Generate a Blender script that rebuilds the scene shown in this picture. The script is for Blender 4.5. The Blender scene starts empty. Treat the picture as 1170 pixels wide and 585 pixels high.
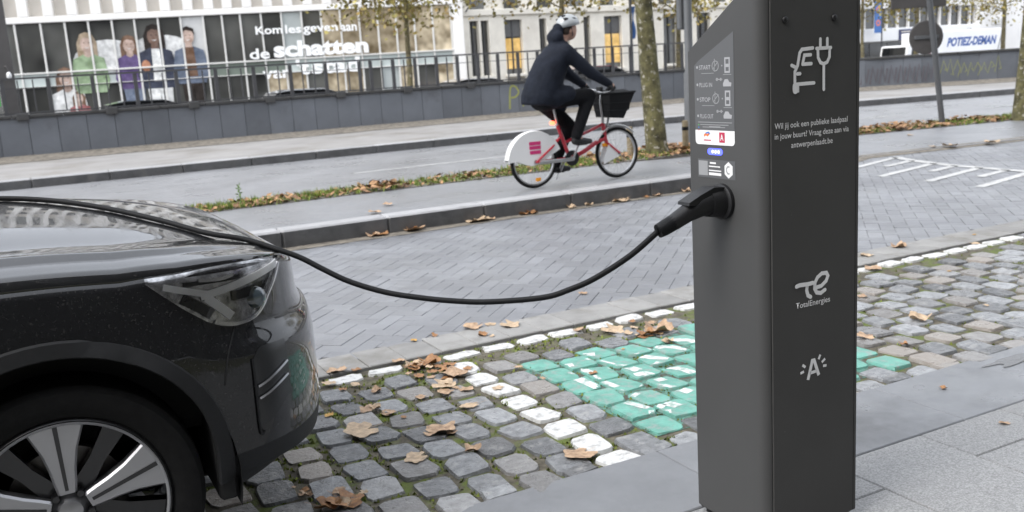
import bpy, bmesh, math, random
from mathutils import Vector, Matrix
from mathutils.bvhtree import BVHTree
random.seed(7)
R = math.radians
scene = bpy.context.scene
col = scene.collection

# ------------------------------------------------------------------ camera
cd = bpy.data.cameras.new('camera'); cam = bpy.data.objects.new('camera', cd); col.objects.link(cam)
scene.camera = cam
cd.sensor_width = 36.0; cd.lens = 33.345; cd.clip_start = 0.05; cd.clip_end = 2000
CAMZ = 1.45
RIGHT = Vector((0.88206, -0.46714, -0.06124)); DOWN = Vector((-0.14413, -0.14381, -0.97905)); FWD = Vector((0.44855, 0.87241, -0.19418))
mw = Matrix((RIGHT, -DOWN, -FWD)).transposed().to_4x4(); mw.translation = (0, 0, CAMZ)
cam.matrix_world = mw
cd.dof.use_dof = True; cd.dof.focus_distance = 2.9; cd.dof.aperture_fstop = 5.2

# ------------------------------------------------------------------ sky and sun (overcast)
SUN_DIR = Vector((-0.8, -0.12, 1.0)).normalized()
w = bpy.data.worlds.new('World'); scene.world = w; w.use_nodes = True
nt = w.node_tree; nt.nodes.clear()
sky = nt.nodes.new('ShaderNodeTexSky'); sky.sky_type = 'NISHITA'; sky.sun_disc = False
sky.sun_elevation = math.asin(SUN_DIR.z); sky.sun_rotation = math.atan2(SUN_DIR.x, SUN_DIR.y)
sky.air_density = 1.0; sky.dust_density = 6.0; sky.ozone_density = 1.0
hs = nt.nodes.new('ShaderNodeHueSaturation'); hs.inputs['Saturation'].default_value = 0.36
bgn = nt.nodes.new('ShaderNodeBackground'); bgn.inputs[1].default_value = 0.15
on = nt.nodes.new('ShaderNodeOutputWorld')
nt.links.new(sky.outputs[0], hs.inputs['Color']); cl = nt.nodes.new('ShaderNodeMix'); cl.data_type = 'RGBA'; cl.inputs[0].default_value = 0.72      # even cloud layer
cl.inputs[7].default_value = (5.3, 5.6, 6.15, 1); nt.links.new(hs.outputs[0], cl.inputs[6]); nt.links.new(cl.outputs[2], bgn.inputs[0]); nt.links.new(bgn.outputs[0], on.inputs[0])
sd = bpy.data.lights.new('sun', 'SUN'); sd.energy = 0.7; sd.angle = R(25); sd.color = (1, 0.975, 0.94)
sun = bpy.data.objects.new('sun', sd); col.objects.link(sun)
sun.rotation_euler = (-SUN_DIR).to_track_quat('-Z', 'Y').to_euler(); sun.location = (0, 0, 30)
vs = scene.view_settings
vs.view_transform = 'Standard'; vs.look = 'None'; vs.gamma = 1; vs.use_curve_mapping = False
vs.exposure = 1.26

# ------------------------------------------------------------------ helpers
BASE = {}
def empty(name, loc=(0, 0, 0), rz=0.0):
    o = bpy.data.objects.new(name, None); col.objects.link(o); o.location = loc; o.rotation_euler = (0, 0, rz)
    o.empty_display_size = 0.2; BASE[o.name] = Vector(loc)
    return o
def tag(o, label=None, cat=None, group=None, kind=None):
    if label: o['label'] = label
    if cat: o['category'] = cat
    if group: o['group'] = group
    if kind: o['kind'] = kind
    return o
def link(name, me, parent=None, loc=None):
    o = bpy.data.objects.new(name, me); col.objects.link(o)
    if parent: o.parent = parent
    if loc is not None: o.location = loc
    return o
class MB:
    def __init__(s): s.v = []; s.f = []; s.mi = []
    def add(s, vs, fs, m=0):
        b = len(s.v); s.v += [tuple(v) for v in vs]
        s.f += [tuple(b + i for i in f) for f in fs]; s.mi += [m] * len(fs)
        return s
    def box(s, x0, x1, y0, y1, z0, z1, m=0):
        v = [(x, y, z) for z in (z0, z1) for y in (y0, y1) for x in (x0, x1)]
        return s.add(v, [(0, 2, 3, 1), (4, 5, 7, 6), (0, 1, 5, 4), (2, 6, 7, 3), (0, 4, 6, 2), (1, 3, 7, 5)], m)
    def cbox(s, x0, x1, y0, y1, z0, z1, c=.01, m=0):
        # box with chamfered edges (convex hull of 24 points)
        bm = bmesh.new()
        for x, sx in ((x0, 1), (x1, -1)):
            for y, sy in ((y0, 1), (y1, -1)):
                for z, sz in ((z0, 1), (z1, -1)):
                    for a, b_, d in ((0, c, c), (c, 0, c), (c, c, 0)):
                        bm.verts.new((x + sx * a, y + sy * b_, z + sz * d))
        bmesh.ops.convex_hull(bm, input=bm.verts[:])
        bmesh.ops.dissolve_limit(bm, angle_limit=.01, verts=bm.verts[:], edges=bm.edges[:])
        bm.verts.index_update()
        s.add([v.co[:] for v in bm.verts], [[v.index for v in f.verts] for f in bm.faces], m); bm.free(); return s
    def prism(s, poly, axis, a, b, m=0):
        # extrude 2-D poly along axis (0,1,2) from a to b
        def P(p, t):
            q = list(p); q.insert(axis, t); return q
        n = len(poly)
        return s.add([P(p, a) for p in poly] + [P(p, b) for p in poly],
                     [tuple(range(n))[::-1], tuple(range(n, 2 * n))] + [(i, (i + 1) % n, n + (i + 1) % n, n + i) for i in range(n)], m)
    def tube(s, pts, rad, n=8, m=0, caps=True):
        pts = [Vector(p) for p in pts]
        if not hasattr(rad, '__len__'): rad = [rad] * len(pts)
        vs, fs = [], []; up = None
        for i, p in enumerate(pts):
            d = (pts[min(i + 1, len(pts) - 1)] - pts[max(i - 1, 0)]).normalized()
            if up is None: up = Vector((0, 0, 1)) if abs(d.z) < .9 else Vector((1, 0, 0))
            a = d.cross(up).normalized(); b = a.cross(d).normalized(); up = b
            for k in range(n):
                t = 2 * math.pi * k / n; vs.append(p + (a * math.cos(t) + b * math.sin(t)) * rad[i])
        for i in range(len(pts) - 1):
            for k in range(n):
                fs.append((i * n + k, i * n + (k + 1) % n, (i + 1) * n + (k + 1) % n, (i + 1) * n + k))
        if caps: fs += [tuple(range(n))[::-1], tuple(range((len(pts) - 1) * n, len(pts) * n))]
        return s.add(vs, fs, m)
    def lathe(s, prof, n=32, axis='Y', c=(0, 0, 0), m=0, closed=False):
        # prof: (radius, along-axis)
        vs, fs = [], []
        for r, a in prof:
            for k in range(n):
                t = 2 * math.pi * k / n; q, p = r * math.cos(t), r * math.sin(t)
                v = {'Y': (q, a, p), 'Z': (q, p, a), 'X': (a, q, p)}[axis]
                vs.append((v[0] + c[0], v[1] + c[1], v[2] + c[2]))
        L = len(prof)
        for i in range(L if closed else L - 1):
            j = (i + 1) % L
            for k in range(n):
                fs.append((i * n + k, i * n + (k + 1) % n, j * n + (k + 1) % n, j * n + k))
        return s.add(vs, fs, m)
    def ball(s, c, rx, ry=None, rz=None, n=12, k=8, m=0):
        ry = ry or rx; rz = rz or rx
        vs, fs = [(c[0], c[1], c[2] - rz)], []
        for j in range(1, k):
            t = math.pi * j / k
            for i in range(n):
                a = 2 * math.pi * i / n
                vs.append((c[0] + rx * math.sin(t) * math.cos(a), c[1] + ry * math.sin(t) * math.sin(a), c[2] - rz * math.cos(t)))
        vs.append((c[0], c[1], c[2] + rz)); T = len(vs) - 1
        for i in range(n):
            fs.append((0, 1 + (i + 1) % n, 1 + i)); fs.append((T, 1 + (k - 2) * n + i, 1 + (k - 2) * n + (i + 1) % n))
            for j in range(k - 2):
                a = 1 + j * n + i; b = 1 + j * n + (i + 1) % n
                fs.append((a, b, b + n, a + n))
        return s.add(vs, fs, m)
    def mesh(s, name, mats, smooth=False, fix=True):
        me = bpy.data.meshes.new(name); me.from_pydata(s.v, [], s.f)
        for mm in (mats if isinstance(mats, (list, tuple)) else [mats]): me.materials.append(mm)
        if any(s.mi):
            me.polygons.foreach_set('material_index', s.mi)
        if fix and s.f:
            bm = bmesh.new(); bm.from_mesh(me); bmesh.ops.recalc_face_normals(bm, faces=bm.faces[:]); bm.to_mesh(me); bm.free()
        if smooth:
            me.shade_smooth()
            if smooth != True: me.set_sharp_from_angle(angle=R(smooth))
        me.update()
        return me
    def build(s, name, mats, parent=None, smooth=False, world=True, fix=True):
        # world=True: the coordinates are world ones and the parent's base is taken off
        if parent is not None:
            L = BASE.get(parent.name, Vector((0, 0, 0)))
            if world and L.length > 0:
                s.v = [(v[0] - L.x, v[1] - L.y, v[2] - L.z) for v in s.v]
        o = link(name, s.mesh(name, mats, smooth, fix), parent)
        BASE[o.name] = BASE.get(parent.name, Vector((0, 0, 0))) if (parent is not None and world) else Vector((0, 0, 0))
        return o
def remesh(mb, name, mat, parent, voxel, smooth_it=6, world=False):
    o = mb.build('tmp_' + name, mat, None)
    md = o.modifiers.new('r', 'REMESH'); md.mode = 'VOXEL'; md.voxel_size = voxel
    sm = o.modifiers.new('s', 'SMOOTH'); sm.iterations = smooth_it; sm.factor = .5
    dg = bpy.context.evaluated_depsgraph_get()
    me = bpy.data.meshes.new_from_object(o.evaluated_get(dg)); me.name = name
    bpy.data.objects.remove(o); me.materials.clear(); me.materials.append(mat); me.shade_smooth()
    return link(name, me, parent)
_fc = [0]
def text(body, name, mat, parent, frame, fit, shear=0.0, weight=0.0, depth=.0006, align='FIT'):
    # frame = (origin, right, up) world; fit=(width, height or None). Text mesh laid out from origin (lower left)
    cu = bpy.data.curves.new('t', 'FONT'); cu.body = body; cu.shear = shear; cu.offset = weight; cu.resolution_u = 3; cu.space_line = .95
    cu.align_x = 'CENTER' if '\n' in body else 'LEFT'
    o = bpy.data.objects.new('t', cu); col.objects.link(o)
    dg = bpy.context.evaluated_depsgraph_get()
    me = bpy.data.meshes.new_from_object(o.evaluated_get(dg)); bpy.data.objects.remove(o)
    xs = [v.co.x for v in me.vertices]; ys = [v.co.y for v in me.vertices]
    w_, h_ = max(xs) - min(xs), max(ys) - min(ys)
    sx = fit[0] / w_; sy = fit[1] / h_ if fit[1] else sx
    O, X, Y = Vector(frame[0]), Vector(frame[1]), Vector(frame[2]); N = X.cross(Y)
    L = BASE.get(parent.name, Vector((0, 0, 0)))
    for v in me.vertices:
        v.co = O + X * ((v.co.x - min(xs)) * sx) + Y * ((v.co.y - min(ys)) * sy) + N * depth - L
    me.materials.append(mat); me.name = name
    ob = link(name, me, parent); return ob
def strokes(lines, width, frame, depth=.0007, rounded=False):
    # flat polyline ribbons in the plane of frame; returns MB
    O, X, Y = Vector(frame[0]), Vector(frame[1]), Vector(frame[2]); N = X.cross(Y)
    mb = MB()
    for ln in lines:
        wd = width
        if isinstance(ln, tuple): ln, wd = ln
        P = [Vector((p[0], p[1])) for p in ln]
        closed = (P[0] - P[-1]).length < 1e-6
        vs, fs = [], []
        n = len(P)
        for i in range(n):
            if closed: a, b = P[(i - 1) % (n - 1)], P[(i + 1) % (n - 1)]
            else: a, b = P[max(i - 1, 0)], P[min(i + 1, n - 1)]
            d1 = (P[i] - a); d2 = (b - P[i])
            if d1.length < 1e-9: d1 = d2
            if d2.length < 1e-9: d2 = d1
            d1.normalize(); d2.normalize(); t = (d1 + d2)
            if t.length < 1e-6: t = d1
            t.normalize(); nn = Vector((-t.y, t.x)); k = 1 / max(.5, nn.dot(Vector((-d1.y, d1.x))))
            for s_ in (-1, 1):
                q = P[i] + nn * (s_ * wd / 2 * k)
                if not closed and i in (0, n - 1): pass
                vs.append(O + X * q.x + Y * q.y + N * depth)
        fs = [(2 * i, 2 * i + 1, 2 * i + 3, 2 * i + 2) for i in range(n - 1)]
        if rounded: _fc[0] += 1; vs = [v + N * (.00004 * (_fc[0] % 60)) for v in vs]
        mb.add(vs, fs)
        if rounded:
            for p in P:
                _fc[0] += 1; dz = depth + .00012 + .00004 * (_fc[0] % 60)
                mb.add([O + X * (p.x + wd / 2 * math.cos(k * .5236)) + Y * (p.y + wd / 2 * math.sin(k * .5236)) + N * dz for k in range(12)], [tuple(range(12))])
    return mb
def polyfill(polys, frame, depth=.0007):
    O, X, Y = Vector(frame[0]), Vector(frame[1]), Vector(frame[2]); N = X.cross(Y)
    mb = MB()
    for p in polys:
        mb.add([O + X * a + Y * b + N * depth for a, b in p], [tuple(range(len(p)))])
    return mb
def arc(cx, cy, r, a0, a1, n=12, ry=None):
    ry = ry or r
    return [(cx + r * math.cos(R(a0 + (a1 - a0) * i / n)), cy + ry * math.sin(R(a0 + (a1 - a0) * i / n))) for i in range(n + 1)]
def interp(tab, x):
    if x <= tab[0][0]: return tab[0][1]
    for (a, b), (c, d) in zip(tab, tab[1:]):
        if x <= c:
            t = (x - a) / (c - a); return b + (d - b) * t
    return tab[-1][1]
def smooth_tab(tab, n=8):
    # Catmull-Rom resample of a list of tuples
    out = []
    T = [Vector(p) for p in tab]
    for i in range(len(T) - 1):
        p0, p1, p2, p3 = T[max(i - 1, 0)], T[i], T[i + 1], T[min(i + 2, len(T) - 1)]
        for k in range(n):
            t = k / n
            out.append(tuple(.5 * ((2 * p1) + (p2 - p0) * t + (2 * p0 - 5 * p1 + 4 * p2 - p3) * t * t + (3 * p1 - p0 - 3 * p2 + p3) * t ** 3)))
    out.append(tuple(T[-1])); return out
def copy_tree(o, parent=None):
    c = o.copy(); col.objects.link(c); c.parent = parent
    for ch in list(o.children): copy_tree(ch, c)
    return c
def pix(p):
    d = Vector(p) - Vector((0, 0, CAMZ)); z = d.dot(FWD)
    if z < .1: return None
    return 585 + 1083.7 * d.dot(RIGHT) / z, 292.5 + 1083.7 * d.dot(DOWN) / z, z
def in_view(p, mrg=25):
    q = pix(p); return q is not None and -mrg < q[0] < 1170 + mrg and -mrg < q[1] < 585 + mrg

# ------------------------------------------------------------------ materials
def mat(name, c, rough=.6, var=.12, scale=6., bump=0., bscale=80., metal=0., coat=0., spec=.5, c2=None, rand=None, rvar=.25,
        rrange=0., emit=None, estr=0., stain=None, detail=5., coat_rough=.05, sheen=0., rhue=None, coat_ior=None):
    m = bpy.data.materials.new(name); m.use_nodes = True; t = m.node_tree; N = t.nodes; Lk = t.links
    b = N['Principled BSDF']
    b.inputs['Metallic'].default_value = metal; b.inputs['Roughness'].default_value = rough
    b.inputs['Specular IOR Level'].default_value = spec
    b.inputs['Coat Weight'].default_value = coat; b.inputs['Coat Roughness'].default_value = coat_rough
    if sheen: b.inputs['Sheen Weight'].default_value = sheen
    g = N.new('ShaderNodeNewGeometry')
    def noise(sc, det=detail, rg=.6):
        n = N.new('ShaderNodeTexNoise'); n.inputs['Scale'].default_value = sc; n.inputs['Detail'].default_value = det; n.inputs['Roughness'].default_value = rg
        Lk.new(g.outputs['Position'], n.inputs['Vector']); return n
    def mix(fac, a, bb, blend='MIX'):
        x = N.new('ShaderNodeMix'); x.data_type = 'RGBA'; x.blend_type = blend
        for sock, val in ((x.inputs[0], fac), (x.inputs[6], a), (x.inputs[7], bb)):
            if hasattr(val, 'links') or isinstance(val, bpy.types.NodeSocket): Lk.new(val, sock)
            else: sock.default_value = val
        return x.outputs[2]
    def ramp(sock, p0, p1):
        r = N.new('ShaderNodeMapRange'); r.inputs[1].default_value = p0; r.inputs[2].default_value = p1; Lk.new(sock, r.inputs[0]); return r.outputs[0]
    lo = tuple(x * (1 - var) for x in c) + (1,)
    hi = tuple(min(1, x * (1 + var)) for x in (c2 or c)) + (1,)
    n1 = noise(scale); colr = mix(ramp(n1.outputs[0], .3, .7), lo, hi)
    if rand:
        if rand == 'object':
            oi = N.new('ShaderNodeObjectInfo'); rs = oi.outputs['Random']
        else: rs = g.outputs['Random Per Island']
        mr = N.new('ShaderNodeMapRange'); mr.inputs[3].default_value = 1 - rvar; mr.inputs[4].default_value = 1 + rvar; Lk.new(rs, mr.inputs[0])
        vm = N.new('ShaderNodeVectorMath'); vm.operation = 'SCALE'; Lk.new(colr, vm.inputs[0]); Lk.new(mr.outputs[0], vm.inputs['Scale']); colr = vm.outputs[0]
        if rhue:
            ml = N.new('ShaderNodeMath'); ml.operation = 'MULTIPLY'; ml.inputs[1].default_value = 7.31; Lk.new(rs, ml.inputs[0])
            fr = N.new('ShaderNodeMath'); fr.operation = 'FRACT'; Lk.new(ml.outputs[0], fr.inputs[0])
            colr = mix(ramp(fr.outputs[0], .55, 1.0), colr, tuple(rhue) + (1,))
    if stain:
        sc, p0, p1, sccol = stain
        n2 = noise(sc, 6, .65); colr = mix(ramp(n2.outputs[0], p0, p1), colr, tuple(sccol) + (1,))
    Lk.new(colr, b.inputs['Base Color'])
    if rrange:
        n3 = noise(scale * .6 + .7, 4); mr = N.new('ShaderNodeMapRange'); mr.inputs[1].default_value = .35; mr.inputs[2].default_value = .65
        mr.inputs[3].default_value = max(.03, rough - rrange); mr.inputs[4].default_value = min(1, rough + rrange); Lk.new(n3.outputs[0], mr.inputs[0]); Lk.new(mr.outputs[0], b.inputs['Roughness'])
    if bump:
        n4 = noise(bscale, 4, .7); bp = N.new('ShaderNodeBump'); bp.inputs['Strength'].default_value = bump; bp.inputs['Distance'].default_value = .01
        Lk.new(n4.outputs[0], bp.inputs['Height']); Lk.new(bp.outputs[0], b.inputs['Normal'])
    if coat_ior: b.inputs['Coat IOR'].default_value = coat_ior
    if emit:
        b.inputs['Emission Color'].default_value = tuple(emit) + (1,); b.inputs['Emission Strength'].default_value = estr
    return m
def clear_mat(name, tint=(1, 1, 1), ior=1.45, rough=.02):
    m = bpy.data.materials.new(name); m.use_nodes = True; t = m.node_tree; t.nodes.clear()
    o = t.nodes.new('ShaderNodeOutputMaterial'); mx = t.nodes.new('ShaderNodeMixShader'); tr = t.nodes.new('ShaderNodeBsdfTransparent')
    gl = t.nodes.new('ShaderNodeBsdfGlossy'); fr = t.nodes.new('ShaderNodeFresnel'); fr.inputs[0].default_value = ior
    tr.inputs[0].default_value = tuple(tint) + (1,); gl.inputs['Roughness'].default_value = rough
    t.links.new(fr.outputs[0], mx.inputs[0]); t.links.new(tr.outputs[0], mx.inputs[1]); t.links.new(gl.outputs[0], mx.inputs[2]); t.links.new(mx.outputs[0], o.inputs[0])
    return m
M = {}
M['soil'] = mat('soil', (.07, .06, .045), .95, .4, 30, .6, 120, c2=(.11, .098, .07), stain=(7, .5, .62, (.1, .13, .025)))
M['moss'] = mat('moss', (.09, .13, .02), .9, .4, 18, c2=(.17, .2, .03), rand='island', rvar=.45)
for k in ('object', 'island'):
    M['cobble_' + k] = mat('cobble_' + k, (.195, .2, .206), .38, .36, 26, .9, 48, rand=k, rvar=.5, rrange=.16, rhue=(.28, .25, .22), stain=(13, .56, .78, (.34, .33, .31)))
    M['brick_' + k] = mat('brick_' + k, (.2, .205, .218), .42, .14, 1.2, .3, 160, rand=k, rvar=.13, rrange=.13, stain=(.9, .48, .72, (.15, .153, .163)))
M['cobble_white'] = mat('cobble_white', (.58, .58, .565), .6, .08, 20, .5, 60, stain=(24, .5, .66, (.3, .295, .285)))
M['cobble_green'] = mat('cobble_green', (.125, .34, .275), .5, .22, 12, .7, 50, stain=(19, .5, .66, (.25, .3, .275)))
M['paint_white'] = mat('paint_white', (.66, .67, .65), .6, .1, 20, .3, 70, stain=(26, .47, .62, (.27, .36, .32)))
M['joint_green'] = mat('joint_green', (.085, .21, .165), .8, .3, 20, .6, 90, stain=(16, .46, .58, (.075, .066, .05)))
M['road_paint'] = mat('road_paint', (.5, .5, .49), .6, .1, 6, .2, 90, stain=(9, .46, .68, (.32, .32, .32)))
M['gutter'] = mat('gutter', (.25, .245, .235), .7, .15, 7, .5, 120, rand='object', rvar=.14, stain=(4, .5, .75, (.16, .15, .13)))
M['brick_bed'] = mat('brick_bed', (.11, .11, .112), .9, .3, 20)
M['slab_dark'] = mat('slab_dark', (.18, .186, .196), .42, .1, 5, .25, 260, rrange=.15, rand='object', rvar=.06, stain=(1.3, .5, .66, (.115, .118, .124)))
M['slab_light'] = mat('slab_light', (.23, .23, .228), .45, .4, 170, .3, 220, rrange=.12, rand='object', rvar=.08, detail=2)
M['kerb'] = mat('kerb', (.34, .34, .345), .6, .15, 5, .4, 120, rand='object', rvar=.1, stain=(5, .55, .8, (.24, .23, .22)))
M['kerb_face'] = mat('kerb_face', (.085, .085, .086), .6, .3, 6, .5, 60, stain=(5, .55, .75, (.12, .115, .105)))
M['path'] = mat('path', (.215, .219, .229), .36, .14, 1.6, .3, 220, rrange=.1, stain=(.8, .5, .75, (.17, .173, .181)))
M['asphalt'] = mat('asphalt', (.23, .233, .242), .33, .12, .9, .25, 150, rrange=.08, stain=(.5, .5, .8, (.18, .182, .19)))
M['far_pavement'] = mat('far_pavement', (.26, .25, .24), .7, .15, 1.2, .3, 60, stain=(.7, .5, .75, (.17, .155, .13)))
M['dirt'] = mat('dirt', (.13, .115, .095), .9, .35, 9, .5, 80, c2=(.19, .17, .14))
M['grass'] = mat('grass', (.09, .15, .02), .8, .4, 12, c2=(.2, .26, .05), rand='island', rvar=.4)
M['terrain'] = mat('terrain', (.16, .16, .16), .8, .2, .4)
M['water'] = mat('water', (.12, .122, .127), .12, .1, 5, .35, 45, spec=.6)
LEAF = [mat('leaf_a', (.33, .2, .12), .6, .3, 40, .3, 200, c2=(.43, .3, .19)), mat('leaf_b', (.22, .1, .04), .6, .35, 40, .3, 200, c2=(.33, .17, .07)),
        mat('leaf_c', (.42, .31, .21), .6, .25, 40, .3, 200, c2=(.5, .37, .24)), mat('leaf_d', (.5, .28, .06), .55, .25, 40, .2, 200)]
M['litter'] = mat('litter', (.2, .1, .045), .8, .4, 14, c2=(.34, .2, .1), rand='island', rvar=.55)
# ------------------------------------------------------------------ ground, roads and pavements
def sheet(name, pts, m, kind='structure', z=None):
    mb = MB(); mb.add([(p[0], p[1], p[2] if len(p) > 2 else z) for p in pts], [tuple(range(len(pts)))])
    o = mb.build(name, m); tag(o, kind=kind); return o
def strip(name, st, m, skirt=0.0, kind='structure', sub=1):
    # st: (x, y0, z0, y1, z1) stations
    mb = MB(); vs = []; fs = []
    for x, y0, z0, y1, z1 in st:
        vs += [(x, y0, z0), (x, y1, z1)]
    for i in range(len(st) - 1): fs.append((2 * i, 2 * i + 2, 2 * i + 3, 2 * i + 1))
    mb.add(vs, fs)
    if skirt:
        n = len(vs); mb.add([(a, b, c - skirt) for a, b, c in vs] + vs, [(2 * i, 2 * i + 2, n + 2 * i + 2, n + 2 * i) for i in range(len(st) - 1)] + [(2 * i + 1, n + 2 * i + 1, n + 2 * i + 3, 2 * i + 3) for i in range(len(st) - 1)])
    o = mb.build(name, m); tag(o, kind=kind); return o
sheet('ground', [(-300, -300, -2.6), (400, -300, -2.6), (400, 400, -2.6), (-300, 400, -2.6)], M['terrain'])

# pavement by the camera: light granite slabs and a darker kerb strip
pav = sheet('pavement', [(-6, -6, -.03), (14, -6, -.03), (14, 2.77, -.03), (-6, 2.77, -.03)], M['soil'])
def slab_mesh(w_, d_, h_=.06, c=.004):
    mb = MB(); x, y = w_ / 2, d_ / 2
    mb.add([(-x, -y, -h_), (x, -y, -h_), (x, y, -h_), (-x, y, -h_), (-x, -y, -c), (x, -y, -c), (x, y, -c), (-x, y, -c),
            (-x + c, -y + c, 0), (x - c, -y + c, 0), (x - c, y - c, 0), (-x + c, y - c, 0)],
           [(0, 1, 5, 4), (1, 2, 6, 5), (2, 3, 7, 6), (3, 0, 4, 7), (4, 5, 9, 8), (5, 6, 10, 9), (6, 7, 11, 10), (7, 4, 8, 11), (8, 9, 10, 11)])
    return mb
me_dark = slab_mesh(1.137, .452).mesh('kerb_slab', M['slab_dark'])
x = 1.98 - 1.141 * 5
while x < 11:
    link('kerb_slab', me_dark, pav, (x + .57, 2.532, .004 + random.uniform(-.001, .001))); x += 1.141
me_l = slab_mesh(.453, .593).mesh('pavement_slab', M['slab_light'])
i = 0; x = 2.402 - .4565 * 8
me_half = slab_mesh(.453, .236).mesh('pavement_slab', M['slab_light'])
while x < 6:
    short = (i % 2 == 1)
    y = 2.302
    if short:
        link('pavement_slab', me_half, pav, (x + .228, y - .119, .003)); y -= .239
    for k in range(4):
        link('pavement_slab', me_l, pav, (x + .228, y - .298, .003 + random.uniform(-.001, .001))); y -= .597
    x += .4565; i += 1
# a thin film of rain water in a dip of the kerb strip
mb = MB(); pts = []
for k in range(36):
    a = 2 * math.pi * k / 36; rr = 1 + .22 * math.sin(3 * a + 1) + .16 * math.sin(5 * a) + .1 * math.sin(9 * a + 2)
    pts.append((3.95 + .22 * rr * math.cos(a), 2.64 + .04 * rr * math.sin(a), .0065))
mb.add(pts, [tuple(range(36))]); tag(mb.build('puddle', M['water']), kind='structure')

# parking bay of cobblestones
bay = sheet('parking_bay', [(-6, 2.755, -.014), (14, 2.755, -.014), (14, 4.47, -.014), (-6, 4.47, -.014)], M['soil'])
def stone_variant(a, b, n=12):
    mb = MB(); out = []
    ph = random.random()
    for k in range(n):
        t = 2 * math.pi * (k + .5) / n
        c, s = math.cos(t), math.sin(t); e = 2 / 5.0
        px = a * math.copysign(abs(c) ** e, c); py = b * math.copysign(abs(s) ** e, s)
        j = 1 + random.uniform(-.13, .06)
        out.append((px * j, py * j))
    sk = random.uniform(-.1, .1)
    out = [(p[0] + sk * p[1], p[1]) for p in out]
    vs = [(p[0] * .97, p[1] * .97, -.055) for p in out] + [(p[0], p[1], -.015 + random.uniform(-.002, .002)) for p in out]
    vs += [(p[0] * .925, p[1] * .925, -.0015 + random.uniform(-.0025, .0025)) for p in out] + [(random.uniform(-.015, .015), random.uniform(-.02, .02), random.uniform(-.002, .003))]
    fs = []
    for r_ in range(2):
        for k in range(n): fs.append((r_ * n + k, r_ * n + (k + 1) % n, (r_ + 1) * n + (k + 1) % n, (r_ + 1) * n + k))
    for k in range(n): fs.append((2 * n + k, 2 * n + (k + 1) % n, 3 * n))
    mb.add(vs, fs); return mb
SV = [stone_variant(.0765, .0945) for _ in range(18)]
SH = [stone_variant(.0765, .048) for _ in range(5)]
SW = [stone_variant(.094, .058) for _ in range(6)]
meshes = {}
def stone_me(kind, i, mkey):
    k = (kind, i, mkey)
    if k not in meshes:
        src = {'v': SV, 'h': SH, 'w': SW}[kind][i]
        q = MB(); q.v = list(src.v); q.f = list(src.f); q.mi = list(src.mi)
        meshes[k] = q.mesh('cobblestone', M[mkey], smooth=32)
    return meshes[k]
stones = []
c = -30
while True:
    xc = 1.83 + .165 * c
    if xc > 12: break
    if xc > -4:
        off = 0 if c % 2 == 0 else .1
        y = 2.782 + off
        if off: stones.append((xc, 2.80, 'h', c))
        while y < 4.27:
            kind = 'v'
            if y > 4.215: kind = 'h'; yy = 4.265
            else: yy = y
            stones.append((xc, yy + random.uniform(-.006, .006), kind, c)); y += .1985
    c += 1
xw = 1.49 - .213 * 24
rows = []
while xw < 12: rows.append((xw, 4.392)); xw += .2135
white_set = []
BV_v, BV_f = [], []
far_mb = MB(); n_parts = 0
def place_stone(xc, yc, kind, mkey, part):
    arr = {'v': SV, 'h': SH, 'w': SW}[kind]; i = random.randrange(len(arr))
    z = random.uniform(-.006, .005); rz = random.uniform(-.09, .09) + (math.pi if random.random() < .5 else 0)
    sc = (random.uniform(.88, 1.05), random.uniform(.86, 1.06), 1)
    if mkey == 'cobble_green': sc = (random.uniform(1.0, 1.06), random.uniform(1.0, 1.06), 1)
    mtx = Matrix.Translation((xc + random.uniform(-.005, .005), yc, z)) @ Matrix.Rotation(rz, 4, 'Z') @ Matrix.Rotation(random.uniform(-.035, .035), 4, 'X') @ Matrix.Rotation(random.uniform(-.035, .035), 4, 'Y') @ Matrix.Diagonal((*sc, 1))
    vv = [mtx @ Vector(v) for v in arr[i].v]
    b = len(BV_v); BV_v.extend(vv); BV_f.extend([tuple(b + q for q in f) for f in arr[i].f])
    if part:
        o = link('cobblestone', stone_me(kind, i, mkey), bay); o.matrix_local = mtx
    else: far_mb.add(vv, arr[i].f)
allst = []
for xc, yc, kind, c in stones:
    mk = 'cobble'
    if c == 0: mk = 'cobble_white'
    elif 2.06 < xc < 3.62 and 2.9 < yc < 4.05 and not (xc > 3.4 and yc > 3.25) and not (xc > 3.0 and yc < 2.95): mk = 'cobble_green'
    allst.append((xc, yc, kind, mk))
for xc, yc in rows: allst.append((xc, yc, 'w', 'cobble_white' if xc < 7.0 else 'cobble'))
vis = [s for s in allst if in_view((s[0], s[1], 0), 8)]
vis.sort(key=lambda s: s[0] ** 2 + s[1] ** 2)
keep = set(id(s) for s in vis[:300])
for s in allst:
    mk = s[3]; part = id(s) in keep or mk in ('cobble_white', 'cobble_green') and in_view((s[0], s[1], 0), 8)
    if part: place_stone(s[0], s[1], s[2], mk if mk != 'cobble' else 'cobble_object', True)
    else: place_stone(s[0], s[1], s[2], None, False)
o = far_mb.build('cobblestones', M['cobble_island'], bay, smooth=32, fix=False); tag(o, kind='stuff')
bvh_st = BVHTree.FromPolygons(BV_v, BV_f)
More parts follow.
